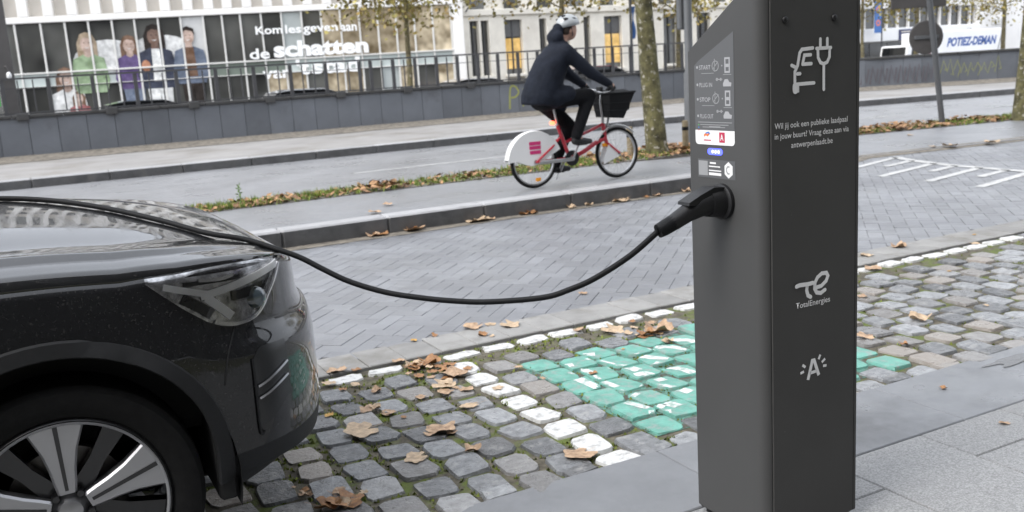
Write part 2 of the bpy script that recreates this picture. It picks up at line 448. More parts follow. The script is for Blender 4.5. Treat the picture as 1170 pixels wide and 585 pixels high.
# charging symbol painted in white over the green stones: ribbons laid on the stones, broken at the joints
SYM = [[(2.38, 4.0), (2.47, 3.95)], [(2.40, 3.9), (2.43, 3.73)], [(2.22, 3.87), (2.28, 3.85)], [(2.21, 3.74), (2.27, 3.77), (2.28, 3.68)], [(2.18, 3.67), (2.2, 3.5)],
       [(2.26, 3.66), (2.26, 3.55), (2.27, 3.46)], [(2.39, 3.68), (2.46, 3.69), (2.48, 3.58)], [(2.62, 3.81), (2.64, 3.71), (2.70, 3.64)], [(2.72, 3.84), (2.81, 3.82), (2.88, 3.72)],
       [(2.60, 3.62), (2.65, 3.54), (2.67, 3.41)], [(2.43, 3.54), (2.48, 3.52), (2.49, 3.4)], [(2.38, 3.42), (2.44, 3.33)], [(2.44, 3.34), (2.47, 3.28), (2.49, 3.2)],
       [(2.24, 3.42), (2.29, 3.32)], [(2.18, 3.3), (2.23, 3.15)], [(2.25, 3.12), (2.31, 3.16), (2.33, 3.08)], [(2.19, 3.1), (2.27, 3.05)], [(2.86, 3.9), (2.96, 3.87), (3.0, 3.78)]]
sheet('painted_joints', [(2.08, 2.9, -.0115), (3.42, 2.9, -.0115), (3.42, 4.05, -.0115), (2.25, 4.05, -.0115), (2.06, 3.95, -.0115)], M['joint_green']).parent = bay
sym_mb = MB()
for ln in SYM:
    L = smooth_tab([(p[0], p[1], 0) for p in ln], 7)
    rows_ = []
    for i in range(len(L)):
        d = Vector(L[min(i + 1, len(L) - 1)]) - Vector(L[max(0, i - 1)]); d.normalize(); n_ = Vector((-d.y, d.x, 0))
        row = []
        for s_ in (-.026, -.009, .009, .026):
            p = Vector(L[i]) + n_ * s_; h = bvh_st.ray_cast(Vector((p.x, p.y, .2)), Vector((0, 0, -1)))
            row.append((p.x, p.y, h[0].z + .0012) if h[0] is not None and h[0].z > -.02 else None)
        rows_.append(row)
    for a, b in zip(rows_, rows_[1:]):
        for k in range(3):
            q = [a[k], a[k + 1], b[k + 1], b[k]]
            if all(q): sym_mb.add(q, [(0, 1, 2, 3)])
sym = sym_mb.build('painted_symbol', M['paint_white'], bay)
# moss in the joints
mm = MB()
for _ in range(9000):
    x = random.uniform(.3, 7.5) if random.random() < .4 else random.uniform(.5, 3.0); y = random.uniform(2.78, 4.46)
    dens = .5 + .5 * math.sin(x * 5.1 + 2 * math.sin(y * 3.7)) * math.cos(y * 4.3 + x)
    if random.random() > dens * 1.05: continue
    h = bvh_st.ray_cast(Vector((x, y, .2)), Vector((0, 0, -1)))
    if h[0] is not None and h[0].z > -.0095: continue
    for _k in range(3):
        a = random.uniform(0, 6.28); r_ = random.uniform(.004, .011); hh = random.uniform(.004, .018)
        dx, dy = math.cos(a) * r_, math.sin(a) * r_; x2 = x + random.uniform(-.01, .01); y2 = y + random.uniform(-.01, .01)
        mm.add([(x2 - dx, y2 - dy, -.016), (x2 + dx, y2 + dy, -.016), (x2 + dy * .8, y2 - dx * .8, -.016 + hh)], [(0, 1, 2)])
tag(mm.build('moss', M['moss'], bay, fix=False), kind='stuff')

# concrete gutter course between cobbles and clay bricks
gut = strip('gutter_bed', [(-6, 4.46, -.02, 4.79, -.02), (14, 4.46, -.02, 4.79, -.02)], M['brick_bed'])
me_g = [slab_mesh(.2005, .297, .05, .005).mesh('gutter_slab', M['gutter']) for _ in range(1)]
x = 1.448 - .2045 * 26
while x < 12:
    o = link('gutter_slab', me_g[0], gut, (x + .102, 4.632 + random.uniform(-.002, .002), .003 + random.uniform(-.002, .002))); o.rotation_euler = (random.uniform(-.008, .008), random.uniform(-.008, .008), 0)
    x += .2045

# brick-paved roadway, 45 degree herringbone
brd = strip('brick_road', [(-6, 4.75, -.006, 8.4, -.006), (9.5, 4.75, -.006, 9.05, -.006), (14, 4.6, -.006, 8.55, -.006), (26, 2.0, -.006, 6.6, -.006)], M['brick_bed'])
W_ = .108; LB = .2155; gap = .0025
def brick_me(rand):
    mb = slab_mesh(LB - gap, W_ - gap, .03, .002); return mb
bm_src = brick_me(0)
bme = bm_src.mesh('brick', M['brick_object'])
ca = math.sqrt(.5); cand = []
for i in range(-70, 260):
    for j in range(-200, 120):
        k = (i - j) % 4
        if k == 0: u, v, rot = (i + 1) * W_, (j + .5) * W_, 0
        elif k == 3: u, v, rot = (i + .5) * W_, (j + 1) * W_, 1
        else: continue
        x, y = (u - v) * ca, (u + v) * ca
        if -2 < x < 15 and 4.72 < y < (8.36 if x < 8.2 else interp([(8.2, 8.36), (9.8, 9.0), (12.7, 8.66), (15, 8.3)], x)):
            cand.append((x, y, rot))
visb = [c for c in cand if in_view((c[0], c[1], 0), 4) and not (c[0] < 1.05 and c[1] < 6.2)]
visb.sort(key=lambda c: c[0] ** 2 + c[1] ** 2); kb = set(visb[:300]); far_mb = MB()
for c in cand:
    z = random.uniform(-.0018, .0012); tl = (random.uniform(-.006, .006), random.uniform(-.006, .006))
    mtx = Matrix.Translation((c[0], c[1], z)) @ Matrix.Rotation(R(45 + 90 * c[2]), 4, 'Z') @ Matrix.Rotation(tl[0], 4, 'X') @ Matrix.Rotation(tl[1], 4, 'Y')
    if c in kb:
        o = link('brick', bme, brd); o.matrix_local = mtx
    else: far_mb.add([mtx @ Vector(v) for v in bm_src.v], bm_src.f)
tag(far_mb.build('bricks', M['brick_island'], brd, fix=False), kind='stuff')
# white hatching where the brick roadway narrows
hl = [([(10.15, 8.66), (9.97, 8.245), (9.84, 7.82), (9.77, 7.47), (9.75, 7.12), (9.72, 6.76), (9.72, 6.3), (9.75, 5.6), (9.8, 4.9)], .13)]
for a, b in (((9.05, 8.29), (10.12, 8.62)), ((9.3, 8.07), (9.95, 8.22)), ((8.56, 7.49), (9.84, 7.81)), ((9.2, 7.34), (9.77, 7.46)), ((8.5, 6.82), (9.75, 7.12)), ((9.09, 6.64), (9.72, 6.77)), ((8.45, 6.17), (9.7, 6.46)), ((9.0, 5.95), (9.7, 6.1)), ((8.4, 5.5), (9.72, 5.8))):
    hl.append(([a, b], .1))
strokes(hl, .1, ((0, 0, .0045), (1, 0, 0), (0, 1, 0)), 0).build('road_hatching', M['road_paint'], brd, fix=False)

# raised cycle path with its kerb
path = strip('cycle_path', [(-8, 8.5, .155, 10.3, .155), (7.0, 8.5, .155, 10.3, .155), (8.4, 8.6, .11, 10.5, .11), (9.9, 8.97, .02, 11.1, .025), (12.3, 8.66, .02, 11.2, .025), (15.6, 8.2, .02, 10.65, .025), (24, 6.7, .02, 9.0, .025), (45, 2.2, .02, 4.6, .025)], M['path'], skirt=.12)
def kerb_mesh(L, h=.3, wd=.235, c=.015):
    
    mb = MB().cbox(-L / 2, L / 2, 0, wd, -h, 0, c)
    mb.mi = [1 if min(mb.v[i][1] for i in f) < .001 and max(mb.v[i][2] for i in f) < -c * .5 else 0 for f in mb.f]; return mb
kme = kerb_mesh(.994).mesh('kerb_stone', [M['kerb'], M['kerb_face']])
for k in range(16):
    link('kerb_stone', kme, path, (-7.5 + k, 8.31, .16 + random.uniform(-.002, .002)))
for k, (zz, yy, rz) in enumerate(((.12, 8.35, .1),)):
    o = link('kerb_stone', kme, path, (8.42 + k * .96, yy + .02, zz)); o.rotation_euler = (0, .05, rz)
# wind-blown dirt along the foot of the kerb
strip('gutter_dirt', [(-6, 8.12, .0035, 8.33, .006), (0, 8.16, .0035, 8.33, .006), (3, 8.14, .0035, 8.33, .006), (6, 8.2, .0035, 8.33, .006), (8.3, 8.2, .0035, 8.42, .006), (9.9, 8.82, .0035, 9.06, .026), (12.7, 8.5, .0035, 8.76, .026), (16, 8.0, .0035, 8.3, .026)], M['dirt'])
# planted verge between cycle path and road
VG = [(-8, 10.27, 10.8), (2, 10.25, 10.75), (5, 10.3, 10.95), (7.8, 10.28, 11.4), (9.9, 10.9, 11.8), (12.2, 11.17, 11.9), (15.6, 10.6, 11.6), (24, 8.95, 10.1), (45, 4.5, 5.6)]
verge = strip('verge', [(x, a, .165 if x < 8 else .035, b, .16 if x < 8 else .03) for x, a, b in VG], M['dirt'], skirt=.16)
gm = MB(); lm = MB()
def leafy(mb, x, y, z, s):
    a = random.uniform(0, 6.28); u = Vector((math.cos(a), math.sin(a), random.uniform(-.5, .6))) * s; v = Vector((-math.sin(a), math.cos(a), random.uniform(-.5, .6))) * s * .8
    p = Vector((x, y, z))
    mb.add([p - u, p - v * .7 + u * .1, p + u, p + v], [(0, 1, 2, 3)])
for _ in range(7500):
    x = random.uniform(1.2, 17) if random.random() < .85 else random.uniform(-4, 30)
    y0 = interp([(a, b) for a, b, c in VG], x); y1 = interp([(a, c) for a, b, c in VG], x); t = random.random(); y = y0 + (y1 - y0) * t * .9
    z = .165 if x < 8 else (.165 if x < 8.4 else interp([(8.4, .15), (9.9, .035)], x))
    cl = .5 + .5 * math.sin(x * 2.1 + math.sin(x * 1.7) * 2.4)
    if random.random() < .55 * (.5 + .5 * math.sin(x * 1.3 + 2)) * (1 - abs(t - .4)) and not abs(x - 8) < 1.0: continue
    near_tree = abs(x - 8) < 1.0
    if random.random() < (.72 - .35 * cl if not near_tree else .25):
        hh = random.uniform(.03, .1); a = random.uniform(0, 6.28)
        for _k in range(4):
            a += 1.6; dx, dy = math.cos(a) * .008, math.sin(a) * .008; ox, oy = random.uniform(-.03, .03), random.uniform(-.03, .03)
            gm.add([(x + ox - dx, y + oy - dy, z - .01), (x + ox + dx, y + oy + dy, z - .01), (x + ox + dy * 4, y + oy - dx * 4, z + hh * random.uniform(.5, 1))], [(0, 1, 2)])
    else:
        leafy(lm, x, y, z + random.uniform(.005, .03 + .06 * cl * (t * .6 + .4)), random.uniform(.018, .05) * (1.0 + .5 * cl))
tag(gm.build('grass', M['grass'], verge, fix=False), kind='stuff')
tag(lm.build('leaf_litter', M['litter'], verge, fix=False), kind='stuff')

# main road and far pavement
KB = [(-14, 17.33), (13, 17.5), (18.4, 16.8), (23.1, 15.7), (32, 13.4), (45, 9.6)]
WL = [(-16, 23.0), (5, 23.4), (12, 23.6), (18.4, 23.45), (22.9, 20.9), (27.5, 18.7), (45, 10.6)]
def yl(tab, x): return interp(tab, x)
xs = [-14, -6, 2, 5, 8, 10, 12, 13, 15.6, 18.4, 23.1, 27.5, 32, 45]
road = strip('road', [(x, interp([(a, c) for a, b, c in VG], x) - .25, 0, yl(KB, x) + .1, .0) for x in xs], M['asphalt'])
strokes([([(4.6, 14.1), (9.6, 14.2)], .1), ([(12.5, 14.2), (14, 14.1), (16.2, 13.7)], .1), ([(18.4, 13.35), (23, 12.2)], .1), ([(-4, 13.95), (-.5, 14)], .1)], .1, ((0, 0, .005), (1, 0, 0), (0, 1, 0)), 0).build('lane_marking', M['road_paint'], road, fix=False)
fp = strip('far_pavement', [(x, yl(KB, x) + .2, .15, yl(WL, x) + .2, .13) for x in xs], M['far_pavement'], skirt=.2)
k_pts = []
x = -13.0
while x < 40:
    y = yl(KB, x); x2 = x + 1.2; y2 = yl(KB, x2)
    d = math.hypot(x2 - x, y2 - y)
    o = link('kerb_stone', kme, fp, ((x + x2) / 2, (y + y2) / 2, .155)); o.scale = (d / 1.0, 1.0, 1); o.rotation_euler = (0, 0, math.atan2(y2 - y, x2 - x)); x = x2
strip('wall_foot_dirt', [(x, yl(WL, x) - .9, .142, yl(WL, x) + .1, .24) for x in xs], M['dirt'])
sheet('service_road', [(-40, 23.5, -.2), (22, 23.5, -.7), (120, 14, -2.4), (160, 90, -2.4), (-40, 90, -.3)], M['terrain'])
# ------------------------------------------------------------------ charging post
M['post'] = mat('post', (.068, .068, .0675), .55, .05, 3, .05, 300, spec=.3, stain=(170, .69, .74, (.2, .2, .195)))
M['post_panel'] = mat('post_panel', (.06, .0592, .057), .6, .08, 3, .04, 300, spec=.25, stain=(130, .69, .74, (.17, .17, .165)))
M['gap'] = mat('gap', (.012, .012, .012), .8, 0)
M['sticker_grey'] = mat('sticker_grey', (.1, .102, .105), .5, .02)
M['print_grey'] = mat('print_grey', (.78, .78, .78), .55, .02)
M['print_pale'] = mat('print_pale', (.3, .305, .31), .55, .02)
M['print_white'] = mat('print_white', (.78, .78, .77), .5, .02)
M['print_step'] = mat('print_step', (.37, .37, .38), .5, .02)
M['print_red'] = mat('print_red', (.5, .03, .08), .5, .02)
M['print_orange'] = mat('print_orange', (.8, .2, .06), .5, .02)
M['print_blue'] = mat('print_blue', (.05, .2, .6), .5, .02)
M['print_green'] = mat('print_green', (.08, .5, .1), .5, .02)
M['led'] = mat('led', (.1, .12, .8), .4, 0, emit=(.06, .08, 1.0), estr=1.1)
M['led_white'] = mat('led_white', (.8, .8, .9), .4, 0, emit=(.6, .65, 1.0), estr=.7)
M['black_plastic'] = mat('black_plastic', (.012, .012, .013), .42, .1, 30, .15, 400, spec=.35)
M['black_rubber'] = mat('black_rubber', (.008, .0085, .0095), .5, .15, 30, .2, 200, spec=.16)
post = empty('charging_post', (1.80, 1.98, 0))
tag(post, 'tall dark grey electric charging post with stickers, standing at the pavement edge', 'charging post')
PX0, PX1, PY0, PY1 = 1.80, 2.172, 1.98, 2.292
# plan outline with rounded corners, swept upwards; the back slopes away at the top
def ring(z, inset=0.0):
    r = .034; pts = []
    for cx, cy, a0 in ((PX0 + r, PY0 + r, 180), (PX1 - r * .5, PY0 + r * .5, 270), (PX1 - r * .4, PY1 - r * .4, 0), (PX0 + r * .25, PY1 - r * .25, 90)):
        rr = {180: r, 270: r * .5, 0: r * .4, 90: r * .25}[a0] - inset
        for k in range(7):
            a = R(a0 + 90 * k / 6); pts.append((cx + rr * math.cos(a), cy + rr * math.sin(a)))
    return pts
def slope(y): return min(1.655, 1.463 + (2.288 - y) * .647)
mb = MB(); rp = ring(0); n = len(rp)
zs = [.018, .03, .5, 1.0, 1.3]
vs = []
for k, z in enumerate(zs):
    rr = ring(0, .012) if k == 0 else rp
    vs += [(x, y, z) for x, y in rr]
vs += [(x, y, slope(y)) for x, y in rp]
top_in = [((x - 1.99) * .97 + 1.99, (y - 2.13) * .97 + 2.13) for x, y in rp]
vs += [(x, y, slope(y) + .005) for x, y in top_in]
fs = []
for k in range(len(zs) + 1):
    for i in range(n): fs.append((k * n + i, k * n + (i + 1) % n, (k + 1) * n + (i + 1) % n, (k + 1) * n + i))
fs.append(tuple(range(n))[::-1]); fs.append(tuple(range((len(zs) + 1) * n, (len(zs) + 2) * n)))
mb.add(vs, fs); mb.build('body', M['post'], post, smooth=30)
MB().cbox(PX0 + .02, PX1 - .01, PY0 + .02, PY1 - .015, 0, .02, .003).build('base_plate', M['black_plastic'], post)
# front door panel, a hair proud, with a dark joint round it
MB().box(PX0 + .030, PX1 - .004, PY0 - .0006, PY0 + .004, .03, 1.65).build('door_gap', M['gap'], post)
pan = MB().cbox(PX0 + .0325, PX1 - .0165, PY0 - .0045, PY0 + .004, .032, 1.648, .0015).build('front_panel', M['post_panel'], post)
MB().cbox(PX1 - .0145, PX1 - .003, PY0 - .0035, PY0 + .004, .032, 1.648, .0015).build('edge_trim', M['post_panel'], post)
FY = PY0 - .0045
for sx, sz in ((1.884, 1.532), (2.066, 1.532)):
    b = MB().lathe([(.0001, FY - .006), (.006, FY - .006), (.0085, FY - .004), (.0095, FY), (.0105, FY)], 20, 'Y', (sx, 0, sz)); b.v = [(v[0], v[1], v[2]) for v in b.v]
    b.build('screw', M['black_plastic'], post, smooth=40)
FR = lambda x, z: ((x, FY, z), (1, 0, 0), (0, 0, 1))
# car and plug emblem
S = .147
f = FR(1.907, 1.33)
em = [arc(.0, 0, .001, 0, 1, 1)]
car = [[(.083, .028), (.02, .028)], [(.012, .028), (.012, .062), (.022, .078), (.030, .112), (.038, .121), (.078, .123)], [(.0, .080), (.012, .075)],
       [(.040, .081), (.047, .105), (.070, .105)], [(.040, .081), (.072, .081)], [(.012, .028), (.012, .008)], [(.022, .028), (.022, .010), (.012, .008)], [(.02, .056), (.03, .056)]]
plug = [[(.091, .121), (.145, .121)], [(.096, .118), (.097, .096), (.106, .082), (.118, .078), (.131, .082), (.140, .096), (.141, .118)], [(.105, .123), (.105, .146)], [(.131, .123), (.131, .146)], [(.118, .078), (.118, .008)]]
strokes([(l, .0098) for l in car + plug] + [([(.012, .012), (.012, .024)], .02)], .008, f, rounded=True).build('car_plug_emblem', M['print_grey'], post, fix=False)
text('Wil jij ook een publieke laadpaal', 'message_line', M['print_grey'], post, FR(1.845, 1.236), (.275, .021), weight=.006)
text('in jouw buurt? Vraag deze aan via', 'message_line', M['print_grey'], post, FR(1.845, 1.208), (.28, .021), weight=.006)
text('antwerpenlaadt.be', 'message_line', M['print_grey'], post, FR(1.905, 1.18), (.157, .021), weight=.006)
# te emblem and its name
f = FR(1.921, .742)
strokes([([(.0, .046), (.012, .048), (.03, .047), (.046, .046), (.062, .047)], .0125), ([(.044, .046), (.041, .028), (.046, .012), (.056, .006)], .012),
         ([(.072, .030), (.098, .032), (.117, .044), (.124, .058), (.118, .068), (.100, .069), (.083, .060), (.073, .045), (.072, .028), (.080, .015), (.096, .011), (.112, .018)], .012)], .01, f, rounded=True).build('te_emblem', M['print_grey'], post, fix=False)
text('TotalEnergies', 'company_name', M['print_grey'], post, FR(1.921, .716), (.133, .022), weight=.004)
f = FR(1.937, .498)
strokes([([(.030, .0), (.047, .056), (.054, .056), (.073, .006)], .011), ([(.038, .019), (.064, .021)], .0095), ([(.0, .026), (.014, .029)], .008), ([(.008, .05), (.02, .041)], .008),
         ([(.104, .030), (.09, .031)], .008), ([(.098, .052), (.085, .043)], .008), ([(.079, .068), (.072, .055)], .008)], .01, f).build('city_emblem', M['print_grey'], post, fix=False)
# instruction stickers on the left side
LF = lambda y, z: ((PX0, y, z), (0, -1, 0), (0, 0, 1))
def lrect(name, y0, y1, z0, z1, m, d=.0006, poly=None):
    return polyfill([poly or [(0, 0), (y0 - y1, 0), (y0 - y1, z1 - z0), (0, z1 - z0)]], LF(y0, z0), d).build(name, m, post, fix=False)
lrect('instruction_sticker', 2.258, 2.085, 1.237, 1.51, M['sticker_grey'], poly=[(0, 0), (.173, 0), (.173, .275), (.02, .20), (0, .186)])
rr = .012
pl = [(.0, .042), (0, rr)] + arc(rr, rr, rr, 180, 270, 5) + arc(.173 - rr, rr, rr, 270, 360, 5) + [(.173, .042)]
lrect('logo_sticker', 2.258, 2.085, 1.195, 1.237, M['print_white'], .0009, poly=pl)
f = LF(2.245, 1.25)
# step rows: numbered word, picture, picture
steps = [(.170, 'START'), (.120, 'PLUG IN'), (.078, 'STOP'), (.030, 'PLUG OUT')]
for zz, wd in steps:
    text(wd, 'step_word', M['print_step'], post, LF(2.245 - .010, 1.25 + zz - .009), (.036 + .003 * len(wd), .0125), weight=.01, depth=.001)
    polyfill([arc(.001, zz - .002, .004, 0, 330, 10)], f, .001).build('step_dot', M['print_step'], post, fix=False)
    if wd in ('START', 'STOP'):
        strokes([arc(.082, zz, .014, 0, 360, 12), [(.070, zz - .01), (.094, zz + .012)], [(.078, zz - .016), (.079, zz + .02)]], .0028, f, .001).build('hand_picture', M['print_pale'], post, fix=False)
        strokes([([(.124, zz - .018), (.124, zz + .02), (.142, zz + .02), (.142, zz - .018), (.124, zz - .018)], .005), ([(.127, zz), (.139, zz)], .009)], .004, f, .001).build('phone_picture', M['print_step'], post, fix=False)
        strokes([[(.108, zz), (.113, zz)], ([(.02, zz - .02), (.075, zz - .02)], .0016), ([(.115, zz - .025), (.15, zz - .025)], .0016)], .004, f, .001).build('small_print', M['print_pale'], post, fix=False)
    else:
        strokes([([(.083, zz + .012), (.112, zz + .012)], .0025), ([(.085, zz + .012), (.092, zz + .012)], .008), ([(.102, zz + .012), (.108, zz + .012)], .008)], .005, f, .001).build('plug_picture', M['print_step'], post, fix=False)
        polyfill([[(.115, zz - .008), (.148, zz - .008), (.150, zz + .002), (.141, zz + .004), (.135, zz + .012), (.122, zz + .012), (.117, zz + .004), (.114, zz)]], f, .001).build('car_picture', M['print_step'], post, fix=False)
strokes([[(.0, .010), (.15, .010)], [(.01, .003), (.135, .003)], [(.05, -.002), (.1, -.002)], [(.02, -.008 + .004), (.12, -.004)]], .0022, f, .001).build('small_print', M['print_pale'], post, fix=False)
for k, mk in enumerate(('print_green', 'print_blue', 'print_red')):
    polyfill([arc(.003, -.0005 - k * .0045 + .0, .0022, 0, 330, 8)], LF(2.245, 1.2525 - k * .003), .001).build('status_dot', M[mk], post, fix=False)
f = LF(2.258, 1.195)
strokes([([(.04, .025), (.047, .031), (.055, .027), (.062, .033)], .006)], .006, f, .0013).build('te_mark', M['print_orange'], post, fix=False)
strokes([([(.047, .033), (.06, .036), (.066, .032)], .004)], .006, f, .0014).build('te_mark', M['print_blue'], post, fix=False)
strokes([([(.038, .013), (.07, .013)], .003)], .006, f, .0013).build('small_print', M['print_red'], post, fix=False)
polyfill([[(.107, .008), (.131, .008), (.131, .037), (.107, .037)]], f, .0013).build('letter_badge', M['print_red'], post, fix=False)
text('A', 'badge_letter', M['print_white'], post, LF(2.258 - .112, 1.195 + .0135), (.014, .018), weight=.02, depth=.0018)
# status light
lrect('status_light', 2.205, 2.135, 1.165, 1.186, M['led'], .0009, poly=arc(.01, .0105, .0095, 90, 270, 8) + arc(.058, .0105, .0095, -90, 90, 8))
for k in range(3): polyfill([arc(.024 + k * .013, .0105, .005, 0, 330, 10)], LF(2.205, 1.165), .0014).build('light_dot', M['led_white'], post, fix=False)
# lower identification sticker
lrect('identification_sticker', 2.25, 2.085, 1.098, 1.152, M['sticker_grey'])
lrect('plain_square', 2.246, 2.205, 1.104, 1.147, M['print_pale'], .0011)
strokes([([(.055, .044), (.082, .044)], .005), ([(.05, .034), (.10, .034)], .0035), ([(.05, .022), (.105, .022)], .0035), ([(.05, .012), (.105, .012)], .008)], .004, LF(2.25, 1.098), .0011).build('small_print', M['print_white'], post, fix=False)
polyfill([[(.137 + .02 * math.cos(R(60 * k + 90)), .027 + .024 * math.sin(R(60 * k + 90))) for k in range(6)]], LF(2.25, 1.098), .0011).build('hexagon_mark', M['print_white'], post, fix=False)
strokes([([(.137 + .009 * math.cos(R(a)), .027 + .011 * math.sin(R(a))) for a in (60, 110, 160, 200, 250, 300)], .004)], .004, LF(2.25, 1.098), .0014).build('hexagon_letter', M['print_pale'], post, fix=False)
# socket ring
sock = MB().lathe([(.052, PX0 + .001), (.052, PX0 - .012), (.046, PX0 - .016), (.04, PX0 - .016), (.038, PX0 - .004)], 32, 'X', (0, 2.141, 1.033)); sock.build('socket', M['black_plastic'], post, smooth=40)

# ------------------------------------------------------------------ charging cable with its plug
cable = empty('charging_cable', (1.573, 2.15, .97))
tag(cable, 'black charging cable drooping from the plug in the post to the car bonnet', 'cable')
hy = 2.143
hp = [(PX0 - .002, hy, 1.03), (PX0 - .03, hy, 1.033), (PX0 - .06, hy, 1.034), (PX0 - .09, hy + .001, 1.030), (PX0 - .13, hy + .002, 1.013), (PX0 - .17, hy + .004, .995), (1.593, 2.148, .981), (1.573, 2.15, .974)]
MB().tube(hp[:3], [.044, .043, .04], 20).build('plug_collar', M['black_plastic'], cable, smooth=40)
MB().tube(hp[1:7], [.037, .037, .034, .0265, .024, .021], 20).build('plug_handle', M['black_plastic'], cable, smooth=40)
MB().tube(hp[5:], [.0235, .0225, .0205], 16).build('grip_end', M['black_rubber'], cable, smooth=40)
MB().prism([(PX0 - .005, 1.077), (PX0 - .05, 1.081), (PX0 - .10, 1.064), (PX0 - .14, 1.047), (PX0 - .142, 1.038), (PX0 - .12, 1.037), (PX0 - .085, 1.05), (PX0 - .045, 1.062), (PX0 - .005, 1.06)], 1, hy - .026, hy + .026).build('release_flap', M['black_plastic'], cable)
CAB = [(1.573, 2.15, .974), (1.511, 2.203, .905), (1.433, 2.271, .84), (1.373, 2.322, .806), (1.313, 2.374, .783), (1.191, 2.478, .771), (1.109, 2.549, .774), (1.026, 2.62, .785), (.942, 2.692, .803), (.857, 2.765, .837), (.795, 2.819, .876), (.742, 2.864, .913)]
# ------------------------------------------------------------------ black car, nose to the right
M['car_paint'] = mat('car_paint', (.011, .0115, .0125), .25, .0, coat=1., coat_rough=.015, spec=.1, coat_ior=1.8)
_t = M['car_paint'].node_tree; _b = _t.nodes['Principled BSDF']; _g = _t.nodes.new('ShaderNodeNewGeometry')
_vm = _t.nodes.new('ShaderNodeVectorMath'); _vm.operation = 'MULTIPLY'; _vm.inputs[1].default_value = (48, 7, 9); _t.links.new(_g.outputs['Position'], _vm.inputs[0])
_n = _t.nodes.new('ShaderNodeTexNoise'); _n.inputs['Scale'].default_value = 1; _n.inputs['Detail'].default_value = 6; _n.inputs['Roughness'].default_value = .65; _t.links.new(_vm.outputs[0], _n.inputs['Vector'])
_r = _t.nodes.new('ShaderNodeMapRange'); _r.inputs[1].default_value = .42; _r.inputs[2].default_value = .72; _r.inputs[3].default_value = .012; _r.inputs[4].default_value = .2
_t.links.new(_n.outputs[0], _r.inputs[0]); _t.links.new(_r.outputs[0], _b.inputs['Coat Roughness'])
_n2 = _t.nodes.new('ShaderNodeTexNoise'); _n2.inputs['Scale'].default_value = 130; _n2.inputs['Detail'].default_value = 3; _t.links.new(_g.outputs['Position'], _n2.inputs['Vector'])
_r2 = _t.nodes.new('ShaderNodeMapRange'); _r2.inputs[1].default_value = .6; _r2.inputs[2].default_value = .72; _r2.inputs[3].default_value = 0; _r2.inputs[4].default_value = 1
_t.links.new(_n2.outputs[0], _r2.inputs[0])
_mx = _t.nodes.new('ShaderNodeMix'); _mx.data_type = 'RGBA'; _mx.inputs[6].default_value = (.010, .0105, .0115, 1); _mx.inputs[7].default_value = (.035, .034, .033, 1)
_t.links.new(_r2.outputs[0], _mx.inputs[0]); _t.links.new(_mx.outputs[2], _b.inputs['Base Color'])
M['bonnet_paint'] = M['car_paint'].copy(); M['bonnet_paint'].name = 'brightened_bonnet_paint'; M['car_paint'].node_tree.nodes['Principled BSDF'].inputs['Coat IOR'].default_value = 1.5  # same paint as the body, its coat reflection raised to brighten the bonnet
M['cladding'] = mat('cladding', (.018, .0185, .0195), .6, .1, 50, .15, 500, spec=.25)
M['tyre'] = mat('tyre', (.01, .01, .01), .85, .2, 40, .2, 150, spec=.2)
M['rim_black'] = mat('rim_black', (.012, .012, .013), .3, .05, coat=.5)
M['rim_silver'] = mat('rim_silver', (.42, .42, .43), .36, .05, 8, metal=.85)
M['chrome'] = mat('chrome', (.6, .6, .62), .2, .02, metal=1.)
M['lamp_dark'] = mat('lamp_dark', (.016, .017, .018), .25, .1, spec=.6)
M['lamp_grey'] = mat('lamp_grey', (.25, .255, .26), .22, .5, 30, metal=.85, c2=(.5, .5, .51))
M['lamp_white'] = mat('lamp_white', (.9, .91, .92), .3, .03)
M['lens'] = mat('lens', (.05, .07, .08), .05, .2, 30, spec=.8, coat=1.)
M['clear'] = clear_mat('clear', (.97, .97, .97), 1.42, .01)
M['car_glass'] = mat('car_glass', (.01, .011, .012), .04, .05, spec=.6)
M['brake'] = mat('brake', (.2, .19, .18), .4, .15, 40, metal=.7)
CY = 3.56
car_root = empty('parked_car', (0, CY, 0))
tag(car_root, 'shiny black car parked on the cobbles, its bonnet and front wheel in view', 'car')
OUT = [(-3.56, .0), (-3.53, .4), (-3.44, .7), (-3.25, .86), (-2.9, .92), (-2.0, .93), (-1.0, .93), (-.4, .93), (.0, .93), (.25, .92), (.42, .895), (.56, .845), (.67, .765), (.755, .64), (.82, .45), (.865, .22), (.88, 0)]
OS = smooth_tab([(a, b, 0) for a, b in OUT], 20)
NS = []
for i in range(len(OS)):
    a = Vector(OS[max(0, i - 1)]); b = Vector(OS[min(i + 1, len(OS) - 1)]); d = (b - a).normalized(); NS.append(Vector((d.y, -d.x, 0)))   # inward normal
NS[-1] = Vector((-1, 0, 0)); NS[0] = Vector((1, 0, 0))
ZC = [(-1.0, 1.155), (-.6, 1.145), (-.1, 1.125), (.2, 1.093), (.4, 1.053), (.57, .997), (.66, .956), (.72, .92), (.78, .88), (.85, .83)]
KX = [(-1, 1.25), (-.1, 1.18), (.2, 1.06), (.35, .84), (.5, .5), (.6, .27), (.66, .12), (.72, .05), (.8, .02)]
LD = [(e_, .126 - r_) for e_, r_ in ((0, 0), (.006, .014), (.014, .024), (.03, .029), (.06, .037), (.088, .043), (.094, .050), (.10, .0565), (.108, .059), (.12, .0595), (.15, .0585), (.2, .0555), (.25, .053), (.27, .0535), (.30, .059), (.33, .0655), (.36, .072), (.40, .080), (.44, .087), (.5, .095), (.65, .112), (.8, .122), (.9, .126))]
ZCs = [(p[0], p[1]) for p in smooth_tab([(a, b, 0) for a, b in ZC], 6)]; LDs = [(p[0], p[1]) for p in smooth_tab([(a, b, 0) for a, b in LD], 5)]
def front(x): return min(1, max(0, (x - .35) / .35))
def d_shut(x): return .045 + .012 * front(x)
SHUT = [(OS[i][0] + NS[i].x * d_shut(OS[i][0]), OS[i][1] + NS[i].y * d_shut(OS[i][0])) for i in range(len(OS))]
